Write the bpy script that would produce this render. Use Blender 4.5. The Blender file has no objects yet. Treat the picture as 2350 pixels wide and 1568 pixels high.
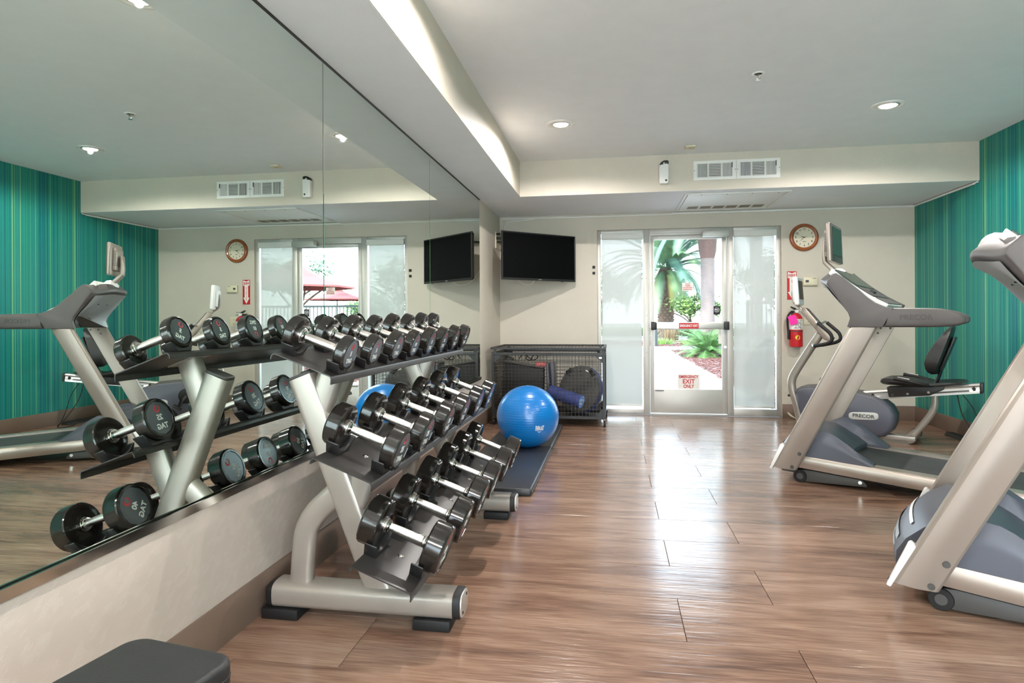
import bpy, bmesh, math, random
from mathutils import Vector, Matrix

random.seed(7)
scene = bpy.context.scene
COL = scene.collection
PI = math.pi
R_ = math.radians

# ------------------------------------------------------------------ camera
cam_d = bpy.data.cameras.new('camera')
cam = bpy.data.objects.new('camera', cam_d)
COL.objects.link(cam)
YAW, ROLL = 0.16015, -0.0046
_c, _s = math.cos(YAW), math.sin(YAW)
_fw = Vector((-_s, _c, 0)); _r0 = Vector((_c, _s, 0)); _u0 = Vector((0, 0, 1))
_r = _r0 * math.cos(ROLL) + _u0 * math.sin(ROLL)
_u = _u0 * math.cos(ROLL) - _r0 * math.sin(ROLL)
M = Matrix.Identity(4)
for i in range(3):
    M[i][0] = _r[i]; M[i][1] = _u[i]; M[i][2] = -_fw[i]
M[0][3], M[1][3], M[2][3] = 1.3955, 0.0, 1.1717
cam.matrix_world = M
cam_d.sensor_width = 36
cam_d.lens = 1432.48 / 2350 * 36
cam_d.shift_y = -(784 - 731.15) / 2350
cam_d.clip_start = 0.02
cam_d.clip_end = 400
scene.camera = cam

# ------------------------------------------------------------------ exposure
vs = scene.view_settings
vs.view_transform = 'Standard'
vs.look = 'None'
vs.exposure = 1.82
vs.gamma = 1.0
vs.use_curve_mapping = False

# ------------------------------------------------------------------ sky
def srgb(r, g, b):
    def f(c):
        c /= 255.0
        return c / 12.92 if c <= 0.04045 else ((c + 0.055) / 1.055) ** 2.4
    return (f(r), f(g), f(b), 1.0)

world = bpy.data.worlds.new('sky_world')
scene.world = world
world.use_nodes = True
wn = world.node_tree
wn.nodes.clear()
w_out = wn.nodes.new('ShaderNodeOutputWorld')
w_bg = wn.nodes.new('ShaderNodeBackground')
w_tc = wn.nodes.new('ShaderNodeTexCoord')
w_sep = wn.nodes.new('ShaderNodeSeparateXYZ')
w_ramp = wn.nodes.new('ShaderNodeValToRGB')
w_ramp.color_ramp.elements[0].position = 0.0
w_ramp.color_ramp.elements[0].color = (0.93, 0.96, 1.0, 1)
w_ramp.color_ramp.elements[1].position = 0.55
w_ramp.color_ramp.elements[1].color = (0.55, 0.76, 1.0, 1)
wn.links.new(w_tc.outputs['Generated'], w_sep.inputs[0])
wn.links.new(w_sep.outputs['Z'], w_ramp.inputs[0])
wn.links.new(w_ramp.outputs[0], w_bg.inputs['Color'])
w_bg.inputs['Strength'].default_value = SKY = 3.3
wn.links.new(w_bg.outputs[0], w_out.inputs[0])

# the sun, behind the building, on the garden and the added rear ground
sun_d = bpy.data.lights.new('sun', 'SUN')
sun_d.energy = 6.0
sun_d.angle = R_(2.0)
sun_d.color = (1.0, 0.95, 0.86)
sun = bpy.data.objects.new('sun', sun_d)
COL.objects.link(sun)
sun.location = (0, 0, 30)
sun.rotation_euler = (R_(38), 0, R_(-25))
LAMP_W = 38.0

# ------------------------------------------------------------------ materials
MATS = {}
def nodes_of(m):
    return m.node_tree.nodes, m.node_tree.links

def mat(name, col, rough=0.5, metal=0.0, var=0.06, vscale=6.0, bump=0.0, bscale=80.0, spec=0.5, coat=0.0, stretch=None):
    """Principled material with procedural tone variation and fine relief."""
    m = bpy.data.materials.new(name)
    m.use_nodes = True
    n, l = nodes_of(m)
    b = n['Principled BSDF']
    c = srgb(*col)
    b.inputs['Roughness'].default_value = rough
    b.inputs['Metallic'].default_value = metal
    b.inputs['Specular IOR Level'].default_value = spec
    b.inputs['Coat Weight'].default_value = coat
    b.inputs['Coat Roughness'].default_value = 0.08
    tc = n.new('ShaderNodeTexCoord')
    mp = n.new('ShaderNodeMapping')
    l.new(tc.outputs['Object'], mp.inputs[0])
    if stretch: mp.inputs['Scale'].default_value = stretch
    nz = n.new('ShaderNodeTexNoise')
    nz.inputs['Scale'].default_value = vscale
    nz.inputs['Detail'].default_value = 3
    l.new(mp.outputs[0], nz.inputs['Vector'])
    rp = n.new('ShaderNodeValToRGB')
    lo = tuple(max(0, x * (1 - var)) for x in c[:3]) + (1,)
    hi = tuple(min(1, x * (1 + var)) for x in c[:3]) + (1,)
    rp.color_ramp.elements[0].position = 0.3
    rp.color_ramp.elements[1].position = 0.7
    rp.color_ramp.elements[0].color = lo
    rp.color_ramp.elements[1].color = hi
    l.new(nz.outputs[0], rp.inputs[0])
    l.new(rp.outputs[0], b.inputs['Base Color'])
    if bump > 0:
        n2 = n.new('ShaderNodeTexNoise')
        n2.inputs['Scale'].default_value = bscale
        n2.inputs['Detail'].default_value = 2
        l.new(mp.outputs[0], n2.inputs['Vector'])
        bp = n.new('ShaderNodeBump')
        bp.inputs['Strength'].default_value = bump
        bp.inputs['Distance'].default_value = 0.002
        l.new(n2.outputs[0], bp.inputs['Height'])
        l.new(bp.outputs[0], b.inputs['Normal'])
    MATS[name] = m
    return m

def emit(name, col, strength):
    m = bpy.data.materials.new(name); m.use_nodes = True
    n, l = nodes_of(m)
    b = n['Principled BSDF']
    b.inputs['Base Color'].default_value = (*col, 1)
    b.inputs['Emission Color'].default_value = (*col, 1)
    b.inputs['Emission Strength'].default_value = strength
    MATS[name] = m
    return m

# ------------------------------------------------------------------ geometry helpers
def box(bm, c, s, R=None):
    r = bmesh.ops.create_cube(bm, size=1.0)
    for v in r['verts']:
        p = Vector((v.co.x * s[0], v.co.y * s[1], v.co.z * s[2]))
        if R is not None: p = R @ p
        v.co = p + Vector(c)
    return r['verts']

def box2(bm, a, b):
    return box(bm, [(a[i] + b[i]) / 2 for i in range(3)], [abs(b[i] - a[i]) for i in range(3)])

def loft(bm, secs, caps=True, closed=True):
    rows = [[bm.verts.new(p) for p in s] for s in secs]
    n = len(rows[0])
    for a, b in zip(rows, rows[1:]):
        for i in range(n if closed else n - 1):
            j = (i + 1) % n
            try: bm.faces.new((a[i], a[j], b[j], b[i]))
            except ValueError: pass
    if caps and closed:
        bm.faces.new(list(reversed(rows[0]))); bm.faces.new(rows[-1])
    return rows

def prism(bm, poly, axis, t0, t1):
    """extrude a 2D outline; axis y: outline in (x,z), axis x: (y,z), axis z: (x,y)"""
    f = {'x': lambda a, b, t: (t, a, b), 'y': lambda a, b, t: (a, t, b), 'z': lambda a, b, t: (a, b, t)}[axis]
    return loft(bm, [[f(a, b, t0) for a, b in poly], [f(a, b, t1) for a, b in poly]])

def crom(pts, n=6):
    pts = [Vector(p) for p in pts]
    out = []
    for i in range(len(pts) - 1):
        p0 = pts[max(i - 1, 0)]; p1 = pts[i]; p2 = pts[i + 1]; p3 = pts[min(i + 2, len(pts) - 1)]
        for k in range(n):
            t = k / n
            out.append(0.5 * ((2 * p1) + (p2 - p0) * t + (2 * p0 - 5 * p1 + 4 * p2 - p3) * t * t + (3 * p1 - p0 - 3 * p2 + p3) * t ** 3))
    out.append(pts[-1])
    return out

def tube(bm, pts, rad, seg=10, caps=True, side=None, flat=1.0, sq=None):
    """sweep a circle (or, with flat, an ellipse; with sq, a rounded box section) along pts"""
    pts = [Vector(p) for p in pts]
    n = len(pts)
    secs = []
    up = None
    for i, p in enumerate(pts):
        t = (pts[min(i + 1, n - 1)] - pts[max(i - 1, 0)]).normalized()
        if up is None:
            ref = Vector(side) if side is not None else (Vector((0, 0, 1)) if abs(t.z) < 0.9 else Vector((0, 1, 0)))
            a = (ref - t * ref.dot(t)).normalized()
        else:
            a = (up - t * up.dot(t)).normalized()
        up = a
        b = t.cross(a).normalized()
        r = rad[i] if isinstance(rad, (list, tuple)) else rad
        s = []
        for k in range(seg):
            th = 2 * PI * k / seg
            ca, sa = math.cos(th), math.sin(th)
            if sq:
                e = 2.0 / sq
                ca = math.copysign(abs(ca) ** e, ca); sa = math.copysign(abs(sa) ** e, sa)
            s.append(p + a * (r * ca) + b * (r * flat * sa))
        secs.append(s)
    loft(bm, secs, caps)

def lathe(bm, prof, seg=24, M=None, cap0=True, cap1=True):
    """prof: (radius, height) about local Z, moved by M"""
    M = M or Matrix.Identity(4)
    secs = []
    for r, h in prof:
        secs.append([M @ Vector((max(r, 1e-5) * math.cos(2 * PI * k / seg), max(r, 1e-5) * math.sin(2 * PI * k / seg), h)) for k in range(seg)])
    rows = [[bm.verts.new(p) for p in s] for s in secs]
    for a, b in zip(rows, rows[1:]):
        for i in range(seg):
            j = (i + 1) % seg
            bm.faces.new((a[i], a[j], b[j], b[i]))
    if cap0: bm.faces.new(list(reversed(rows[0])))
    if cap1: bm.faces.new(rows[-1])

AXX = Matrix.Rotation(PI / 2, 4, 'Y')      # local Z -> world X
AXY = Matrix.Rotation(-PI / 2, 4, 'X')     # local Z -> world Y
def at(x, y, z, A=None):
    return Matrix.Translation((x, y, z)) @ (A or Matrix.Identity(4))

def mesh_of(name, bm, bevel=0.0, seg=2, smooth=35, bang=30):
    bmesh.ops.recalc_face_normals(bm, faces=bm.faces[:])
    if bevel > 0:
        es = [e for e in bm.edges if len(e.link_faces) == 2 and e.calc_face_angle(0) > R_(bang)]
        bmesh.ops.bevel(bm, geom=es, offset=bevel, segments=seg, affect='EDGES', clamp_overlap=True, profile=0.5)
    me = bpy.data.meshes.new(name)
    bm.to_mesh(me); bm.free()
    if smooth:
        me.shade_smooth()
        me.set_sharp_from_angle(angle=R_(smooth))
    return me

def link(name, me, m=None, parent=None, loc=None, rot=None, label=None, cat=None, group=None, kind=None):
    o = bpy.data.objects.new(name, me)
    COL.objects.link(o)
    if me is not None and m is not None and len(me.materials) == 0:
        me.materials.append(m)
    if parent is not None: o.parent = parent
    if loc is not None: o.location = loc
    if rot is not None: o.rotation_euler = rot
    if label: o['label'] = label
    if cat: o['category'] = cat
    if group: o['group'] = group
    if kind: o['kind'] = kind
    return o

def thing(name, label, cat, loc=(0, 0, 0), rot=(0, 0, 0), group=None):
    return link(name, None, None, None, loc, rot, label, cat, group)

def part(name, bm, m, parent, bevel=0.0, seg=2, smooth=35, label=None, kind=None, world=False, loc=None, rot=None):
    """world=True: the mesh was built in world coordinates under an unrotated parent"""
    if world and parent is not None:
        p = parent.location.copy()
        if parent.parent is not None: p += parent.parent.location
        for v in bm.verts: v.co -= p
    me = mesh_of(name, bm, bevel, seg, smooth)
    return link(name, me, m, parent, loc, rot, label, None, None, kind)

def solo(name, bm, m, label, cat, bevel=0.0, seg=2, smooth=35, group=None, kind=None, loc=None, rot=None):
    return link(name, mesh_of(name, bm, bevel, seg, smooth), m, None, loc, rot, label, cat, group, kind)

def struct(name, bm, m, label=None, bevel=0.0, smooth=35):
    return link(name, mesh_of(name, bm, bevel, 2, smooth), m, None, None, None, label, None, None, 'structure')

def BM(): return bmesh.new()

TXT = {}
def text_mesh(s, size=1.0, extrude=0.01, bold=0.0, spacing=1.0, align='CENTER', line=1.0):
    key = (s, size, extrude, bold, spacing, align, line)
    if key in TXT: return TXT[key].copy()
    cu = bpy.data.curves.new('lettering', 'FONT')
    cu.body = s; cu.size = size; cu.extrude = extrude; cu.offset = bold
    cu.align_x = align; cu.align_y = 'CENTER'; cu.space_character = spacing; cu.space_line = line
    cu.resolution_u = 3
    o = bpy.data.objects.new('lettering', cu)
    COL.objects.link(o)
    bpy.context.view_layer.update()
    dg = bpy.context.evaluated_depsgraph_get()
    me = bpy.data.meshes.new_from_object(o.evaluated_get(dg))
    bpy.data.objects.remove(o)
    bpy.data.curves.remove(cu)
    me.materials.clear()
    TXT[key] = me
    return me.copy()

# text mesh orientations: face +X, face -Y, face -X, face +Y
FACE_PX = Matrix(((0, 0, 1), (1, 0, 0), (0, 1, 0))).to_4x4()
FACE_NY = Matrix(((1, 0, 0), (0, 0, -1), (0, 1, 0))).to_4x4()
def letters(name, s, m, parent, M, size, extrude=0.001, bold=0.0, spacing=1.0, width=None, label=None, line=1.0, align='CENTER'):
    me = text_mesh(s, size, extrude, bold, spacing, align, line)
    if width:
        xs = [v.co.x for v in me.vertices]
        k = width / max(1e-6, max(xs) - min(xs))
        for v in me.vertices: v.co.x *= k
    me.transform(M)
    me.materials.append(m)
    return link(name, me, m, parent, label=label)
# ------------------------------------------------------------------ palette
m_ceiling = mat('ceiling_paint', (241, 242, 244), 0.75, bump=0.15, bscale=160, var=0.015)
m_soffit = mat('soffit_paint', (236, 237, 239), 0.75, bump=0.25, bscale=220, var=0.015)
m_trimpaint = mat('white_trim', (232, 230, 224), 0.45, var=0.02)
m_base = mat('taupe_rubber_base', (122, 102, 88), 0.5, var=0.05, bump=0.05)
m_black = mat('black_powder_coat', (30, 28, 27), 0.42, var=0.15, bump=0.08, bscale=400)
m_tray = mat('black_tray_steel', (44, 41, 39), 0.36, var=0.12, bump=0.05, bscale=500)
m_saddle = mat('black_saddle_plastic', (27, 27, 27), 0.42, var=0.1)
m_rubber = mat('black_rubber', (20, 19, 19), 0.6, var=0.15)
m_silver = mat('champagne_silver_paint', (168, 160, 150), 0.32, 0.45, var=0.02, bump=0.03, bscale=600)
m_alu = mat('brushed_aluminium', (206, 202, 196), 0.32, 0.75, var=0.03)
m_frame = mat('anodised_door_frame', (196, 193, 186), 0.42, 0.35, var=0.03)
m_tread = mat('treadmill_silver', (162, 150, 140), 0.34, 0.35, var=0.02)
m_treadrail = mat('treadmill_rail_silver', (176, 164, 153), 0.3, 0.55, var=0.02)
m_grey = mat('dark_grey_console', (92, 88, 87), 0.5, 0.05, var=0.04, bump=0.06, bscale=700)
m_bluegrey = mat('blue_grey_shroud', (84, 86, 96), 0.42, 0.05, var=0.03, bump=0.03, bscale=600)
m_ltgrey = mat('pale_grey_plastic', (176, 186, 192), 0.4, 0.0, var=0.03)
m_white = mat('white_plastic', (236, 234, 230), 0.35, var=0.02)
m_cream = mat('cream_plastic', (222, 214, 186), 0.45, var=0.03)
m_belt = mat('treadmill_belt', (58, 58, 58), 0.62, var=0.2, bump=0.3, bscale=420)
m_chrome = mat('chrome', (226, 222, 216), 0.12, 1.0, var=0.02)
m_knurl = mat('knurled_chrome', (205, 200, 193), 0.26, 1.0, var=0.04, bump=0.5, bscale=420)
m_urethane = mat('black_urethane', (32, 29, 26), 0.13, 0.0, var=0.1, spec=0.7)
m_cap = mat('slate_end_cap', (80, 88, 94), 0.25, 0.1, var=0.06, spec=0.7)
m_lettersilver = mat('silver_lettering', (226, 226, 222), 0.4, 0.1, var=0.02)
m_red = mat('signal_red', (196, 24, 34), 0.45, var=0.05)
m_emblem = mat('emblem_red', (214, 52, 66), 0.45, var=0.05)
m_vinylblack = mat('black_vinyl', (46, 46, 49), 0.38, var=0.12, bump=0.15, bscale=260)
m_benchvinyl = mat('charcoal_bench_vinyl', (30, 30, 31), 0.5, var=0.08, bump=0.35, bscale=340)
m_screen = mat('dark_screen', (3, 3, 4), 0.4, var=0.1, spec=0.12)
m_screengrey = mat('grey_green_screen', (56, 70, 62), 0.25, var=0.05)
m_wood = mat('clock_wood', (150, 80, 40), 0.35, var=0.25, vscale=14, coat=0.3, stretch=(1, 8, 1))
m_face = mat('clock_face', (226, 216, 192), 0.6, var=0.02)
m_ink = mat('black_ink', (24, 22, 22), 0.6, var=0.05)
m_paper = mat('white_sticker', (238, 232, 226), 0.5, var=0.02)
m_pink = mat('pink_tag', (255, 40, 170), 0.5, var=0.03)
m_yellow = mat('yellow_label', (226, 214, 60), 0.5, var=0.05)
m_bluefoam = mat('blue_foam', (54, 66, 126), 0.65, var=0.12, bump=0.5, bscale=120)
m_blueend = mat('pale_blue_foam_end', (120, 170, 232), 0.6, var=0.08, bump=0.2)
m_darkplastic = mat('dark_grey_plastic', (74, 72, 70), 0.5, var=0.1, bump=0.1)
m_seat = mat('black_seat', (44, 42, 41), 0.45, var=0.1, bump=0.12, bscale=300)
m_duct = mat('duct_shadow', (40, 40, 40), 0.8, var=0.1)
m_slot = mat('taupe_slot', (138, 128, 110), 0.7, var=0.05)
m_wire = mat('dark_wire', (54, 49, 44), 0.4, 0.5, var=0.1)

# beige wall covering with pebbled relief
def wallpaper(name, col, scale, strength, rot=0.0, mode='pebble'):
    m = mat(name, col, 0.55, 0, var=0.02, vscale=3)
    n, l = nodes_of(m); b = n['Principled BSDF']
    tc = n.new('ShaderNodeTexCoord'); mp = n.new('ShaderNodeMapping')
    l.new(tc.outputs['Object'], mp.inputs[0])
    bp = n.new('ShaderNodeBump'); bp.inputs['Strength'].default_value = strength; bp.inputs['Distance'].default_value = 0.003
    if mode == 'pebble':
        v = n.new('ShaderNodeTexVoronoi'); v.feature = 'SMOOTH_F1'
        v.inputs['Scale'].default_value = scale
        l.new(mp.outputs[0], v.inputs['Vector'])
        l.new(v.outputs['Distance'], bp.inputs['Height'])
    else:
        # fine parallel slanted strokes, in patches
        def dot(v, src):
            d = n.new('ShaderNodeVectorMath'); d.operation = 'DOT_PRODUCT'; d.inputs[1].default_value = v
            l.new(src, d.inputs[0]); return d.outputs['Value']
        c_, s_ = math.cos(rot), math.sin(rot)
        across, along = dot((0, -s_, c_), tc.outputs['Object']), dot((0, c_, s_), tc.outputs['Object'])
        ml = n.new('ShaderNodeMath'); ml.operation = 'MULTIPLY'; ml.inputs[1].default_value = scale
        l.new(across, ml.inputs[0])
        sn = n.new('ShaderNodeMath'); sn.operation = 'SINE'; l.new(ml.outputs[0], sn.inputs[0])
        th = n.new('ShaderNodeMapRange'); th.inputs['From Min'].default_value = 0.55; th.inputs['From Max'].default_value = 0.95
        l.new(sn.outputs[0], th.inputs['Value'])
        cb = n.new('ShaderNodeCombineXYZ'); l.new(across, cb.inputs[0]); l.new(along, cb.inputs[1])
        mp.inputs['Scale'].default_value = (58, 32, 1); l.new(cb.outputs[0], mp.inputs[0])
        vo = n.new('ShaderNodeTexVoronoi'); vo.inputs['Scale'].default_value = 1.0; l.new(mp.outputs[0], vo.inputs['Vector'])
        sp_ = n.new('ShaderNodeSeparateColor'); l.new(vo.outputs['Color'], sp_.inputs[0])
        t2_ = n.new('ShaderNodeMapRange'); t2_.inputs['From Min'].default_value = 0.55; t2_.inputs['From Max'].default_value = 0.8
        l.new(sp_.outputs[0], t2_.inputs['Value'])
        mul = n.new('ShaderNodeMath'); mul.operation = 'MULTIPLY'
        l.new(th.outputs[0], mul.inputs[0]); l.new(t2_.outputs[0], mul.inputs[1])
        l.new(mul.outputs[0], bp.inputs['Height'])
        src = b.inputs['Base Color'].links[0].from_socket
        mx = n.new('ShaderNodeMix'); mx.data_type = 'RGBA'
        fm = n.new('ShaderNodeMath'); fm.operation = 'MULTIPLY'; fm.inputs[1].default_value = 0.42
        l.new(mul.outputs[0], fm.inputs[0]); l.new(fm.outputs[0], mx.inputs[0]); l.new(src, mx.inputs[6]); mx.inputs[7].default_value = srgb(244, 236, 226)
        l.new(mx.outputs[2], b.inputs['Base Color'])
    l.new(bp.outputs[0], b.inputs['Normal'])
    return m
m_wallbeige = wallpaper('beige_pebble_wallcovering', (206, 197, 182), 130, 0.35)
m_wallhatch = wallpaper('beige_hatched_wallcovering', (202, 188, 176), 1000, 0.35, rot=R_(34), mode='hatch')

# teal wallpaper: vertical stripes of many widths
def stripes():
    m = bpy.data.materials.new('teal_striped_wallpaper'); m.use_nodes = True
    n, l = nodes_of(m); b = n['Principled BSDF']; b.inputs['Roughness'].default_value = 0.5
    b.inputs['Specular IOR Level'].default_value = 0.35
    tc = n.new('ShaderNodeTexCoord'); sp = n.new('ShaderNodeSeparateXYZ'); l.new(tc.outputs['Object'], sp.inputs[0])
    def band(scale, off):
        mu = n.new('ShaderNodeMath'); mu.operation = 'MULTIPLY_ADD'
        l.new(sp.outputs['Y'], mu.inputs[0]); mu.inputs[1].default_value = scale; mu.inputs[2].default_value = off
        w = n.new('ShaderNodeTexWhiteNoise'); w.noise_dimensions = '1D'
        fl = n.new('ShaderNodeMath'); fl.operation = 'FLOOR'; l.new(mu.outputs[0], fl.inputs[0])
        l.new(fl.outputs[0], w.inputs['W'])
        return w.outputs['Value'], mu
    v1, _ = band(22, 3); v2, _ = band(71, 9); v3, _ = band(160, 1)
    nz = n.new('ShaderNodeTexNoise'); nz.noise_dimensions = '1D'; nz.inputs['Scale'].default_value = 2.4; nz.inputs['Detail'].default_value = 1
    l.new(sp.outputs['Y'], nz.inputs['W'])
    def mix(a, bb, fac):
        x = n.new('ShaderNodeMix'); x.data_type = 'FLOAT'
        x.inputs['Factor'].default_value = fac
        l.new(a, x.inputs[2]); l.new(bb, x.inputs[3]); return x.outputs[0]
    s = mix(mix(v1, v2, 0.55), v3, 0.46)
    s = mix(s, nz.outputs[0], 0.22)
    rp = n.new('ShaderNodeValToRGB'); e = rp.color_ramp.elements
    cols = [(0.18, (8, 84, 98)), (0.32, (12, 112, 120)), (0.44, (22, 130, 122)), (0.54, (44, 144, 118)), (0.64, (22, 124, 128)), (0.74, (98, 170, 124)), (0.84, (154, 194, 136))]
    e[0].position, e[0].color = cols[0][0], srgb(*cols[0][1])
    e[1].position, e[1].color = cols[-1][0], srgb(*cols[-1][1])
    for p, c in cols[1:-1]:
        x = e.new(p); x.color = srgb(*c)
    l.new(s, rp.inputs[0]); l.new(rp.outputs[0], b.inputs['Base Color'])
    return m
m_teal = stripes()

# wood-look vinyl planks, grain along local X, tone varies plank by plank
def plank_mat():
    m = bpy.data.materials.new('wood_plank_vinyl'); m.use_nodes = True
    n, l = nodes_of(m); b = n['Principled BSDF']
    tc = n.new('ShaderNodeTexCoord'); oi = n.new('ShaderNodeObjectInfo')
    ad = n.new('ShaderNodeVectorMath'); ad.operation = 'ADD'
    cb = n.new('ShaderNodeCombineXYZ'); mu = n.new('ShaderNodeMath'); mu.operation = 'MULTIPLY'; mu.inputs[1].default_value = 37.0
    l.new(oi.outputs['Random'], mu.inputs[0])
    for k in range(3): l.new(mu.outputs[0], cb.inputs[k])
    l.new(tc.outputs['Object'], ad.inputs[0]); l.new(cb.outputs[0], ad.inputs[1])
    def noise(sx, sy, scale, detail, dist=0.0):
        mp = n.new('ShaderNodeMapping'); mp.inputs['Scale'].default_value = (sx, sy, 1); l.new(ad.outputs[0], mp.inputs[0])
        z = n.new('ShaderNodeTexNoise'); z.inputs['Scale'].default_value = scale; z.inputs['Detail'].default_value = detail
        z.inputs['Distortion'].default_value = dist
        l.new(mp.outputs[0], z.inputs['Vector']); return z
    big = noise(0.8, 5.0, 2.2, 6, 0.9)
    fine = noise(1.2, 26.0, 6.0, 4, 0.3)
    mx = n.new('ShaderNodeMix'); mx.data_type = 'FLOAT'; mx.inputs['Factor'].default_value = 0.42
    l.new(big.outputs[0], mx.inputs[2]); l.new(fine.outputs[0], mx.inputs[3])
    sh = n.new('ShaderNodeMath'); sh.operation = 'MULTIPLY_ADD'; sh.inputs[1].default_value = 0.10; sh.inputs[2].default_value = -0.05
    l.new(oi.outputs['Random'], sh.inputs[0])
    ad2 = n.new('ShaderNodeMath'); ad2.operation = 'ADD'; l.new(mx.outputs[0], ad2.inputs[0]); l.new(sh.outputs[0], ad2.inputs[1])
    rp = n.new('ShaderNodeValToRGB'); e = rp.color_ramp.elements
    cols = [(0.28, (88, 63, 51)), (0.42, (122, 92, 76)), (0.53, (144, 113, 94)), (0.70, (166, 136, 117))]
    e[0].position, e[0].color = cols[0][0], srgb(*cols[0][1])
    e[1].position, e[1].color = cols[-1][0], srgb(*cols[-1][1])
    for p, c in cols[1:-1]: x = e.new(p); x.color = srgb(*c)
    l.new(ad2.outputs[0], rp.inputs[0]); l.new(rp.outputs[0], b.inputs['Base Color'])
    b.inputs['Roughness'].default_value = 0.19
    b.inputs['Specular IOR Level'].default_value = 0.55
    rip = noise(3.0, 30.0, 1.6, 3, 0.6)
    bp = n.new('ShaderNodeBump'); bp.inputs['Strength'].default_value = 0.32; bp.inputs['Distance'].default_value = 0.004
    l.new(rip.outputs[0], bp.inputs['Height'])
    l.new(bp.outputs[0], b.inputs['Normal'])
    return m
m_plank = plank_mat()
m_subfloor = mat('dark_seam', (40, 28, 22), 0.8, var=0.05)

# mirror, window glass, shade cloth
m_mirror = mat('mirror_silver', (222, 232, 226), 0.0, 1.0, var=0.0)
def glass_mat():
    m = bpy.data.materials.new('clear_glazing'); m.use_nodes = True
    n, l = nodes_of(m); n.remove(n['Principled BSDF'])
    o = n['Material Output']
    t = n.new('ShaderNodeBsdfTransparent'); t.inputs[0].default_value = (0.96, 0.985, 0.98, 1)
    g = n.new('ShaderNodeBsdfGlossy'); g.inputs['Roughness'].default_value = 0.0
    fr = n.new('ShaderNodeFresnel'); fr.inputs['IOR'].default_value = 1.12
    nz = n.new('ShaderNodeTexNoise'); nz.inputs['Scale'].default_value = 2.0
    mx = n.new('ShaderNodeMixShader')
    l.new(fr.outputs[0], mx.inputs[0]); l.new(t.outputs[0], mx.inputs[1]); l.new(g.outputs[0], mx.inputs[2]); l.new(mx.outputs[0], o.inputs[0])
    return m
m_glass = glass_mat()
def shade_mat():
    m = bpy.data.materials.new('sheer_shade_cloth'); m.use_nodes = True
    n, l = nodes_of(m); n.remove(n['Principled BSDF']); o = n['Material Output']
    t = n.new('ShaderNodeBsdfTransparent'); t.inputs[0].default_value = (0.97, 1, 1, 1)
    d = n.new('ShaderNodeBsdfDiffuse'); d.inputs[0].default_value = srgb(238, 240, 236)
    tr = n.new('ShaderNodeBsdfTranslucent'); tr.inputs[0].default_value = srgb(158, 152, 143)
    tc = n.new('ShaderNodeTexCoord'); br = n.new('ShaderNodeTexWave'); br.inputs['Scale'].default_value = 60
    l.new(tc.outputs['Object'], br.inputs['Vector'])
    m1 = n.new('ShaderNodeMixShader'); m1.inputs[0].default_value = 0.6
    l.new(d.outputs[0], m1.inputs[1]); l.new(tr.outputs[0], m1.inputs[2])
    mr = n.new('ShaderNodeMapRange'); mr.inputs['To Min'].default_value = 0.80; mr.inputs['To Max'].default_value = 0.86
    l.new(br.outputs['Fac'], mr.inputs['Value'])
    m2 = n.new('ShaderNodeMixShader'); l.new(mr.outputs[0], m2.inputs[0])
    l.new(t.outputs[0], m2.inputs[1]); l.new(m1.outputs[0], m2.inputs[2]); l.new(m2.outputs[0], o.inputs[0])
    return m
m_shade = shade_mat()
# ------------------------------------------------------------------ room shell
W, D, ZL, ZH, SX, DS, YB = 4.774, 7.706, 2.44, 2.806, 0.4456, 6.436, -2.6
WX0, WX1, WZ1 = 1.21, 3.343, 2.246        # glazed opening in the far wall

bm = BM(); box2(bm, (-0.2, YB - 0.2, -0.14), (W + 0.2, D + 0.16, -0.012))
floor = struct('floor', bm, m_subfloor, 'wood-look plank floor of the gym')
# planks: rows across the room, end joints staggered on two repeats
PW, PL = 0.3475, 1.558
k0 = math.floor((YB - 2.33) / PW)
k = k0
while 2.33 + k * PW < D:
    y0, y1 = max(2.33 + k * PW, YB), min(2.33 + (k + 1) * PW, D)
    j = (1.655 if k % 2 == 0 else 2.035) - 3 * PL
    while j < W:
        x0, x1 = max(j, 0.0), min(j + PL, W)
        if x1 - x0 > 0.02 and y1 - y0 > 0.02:
            bm = BM(); g = 0.0011
            box(bm, (0, 0, 0), (x1 - x0 - 2 * g, y1 - y0 - 2 * g, 0.012))
            o = part('plank', bm, m_plank, floor, bevel=0.0008, seg=1, smooth=0)
            o.location = ((x0 + x1) / 2, (y0 + y1) / 2, -0.006)
        j += PL
    k += 1

bm = BM(); box2(bm, (-0.2, YB - 0.2, ZH), (W + 0.2, D + 0.16, ZH + 0.12))
struct('ceiling', bm, m_ceiling, 'smooth white raised ceiling')
# dropped soffits along the mirror wall and over the doors
bm = BM(); box2(bm, (0, YB, ZL), (SX - 0.003, DS + 0.003, ZH))
s1 = struct('trim_1', bm, m_soffit, 'dropped ceiling soffit above the mirror wall')
bm = BM(); box2(bm, (SX - 0.003, YB, ZL + 0.002), (SX, DS, ZH))
part('wallcovering', bm, m_wallbeige, s1, smooth=0, label='beige pebbled wallcovering on the soffit face')
bm = BM(); box2(bm, (0, DS + 0.003, ZL), (W, D, ZH))
s2 = struct('trim_2', bm, m_soffit, 'dropped ceiling soffit above the glass doors')
bm = BM(); box2(bm, (SX, DS, ZL + 0.002), (W, DS + 0.003, ZH))
part('wallcovering', bm, m_wallbeige, s2, smooth=0, label='beige pebbled wallcovering on the soffit face')

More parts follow.
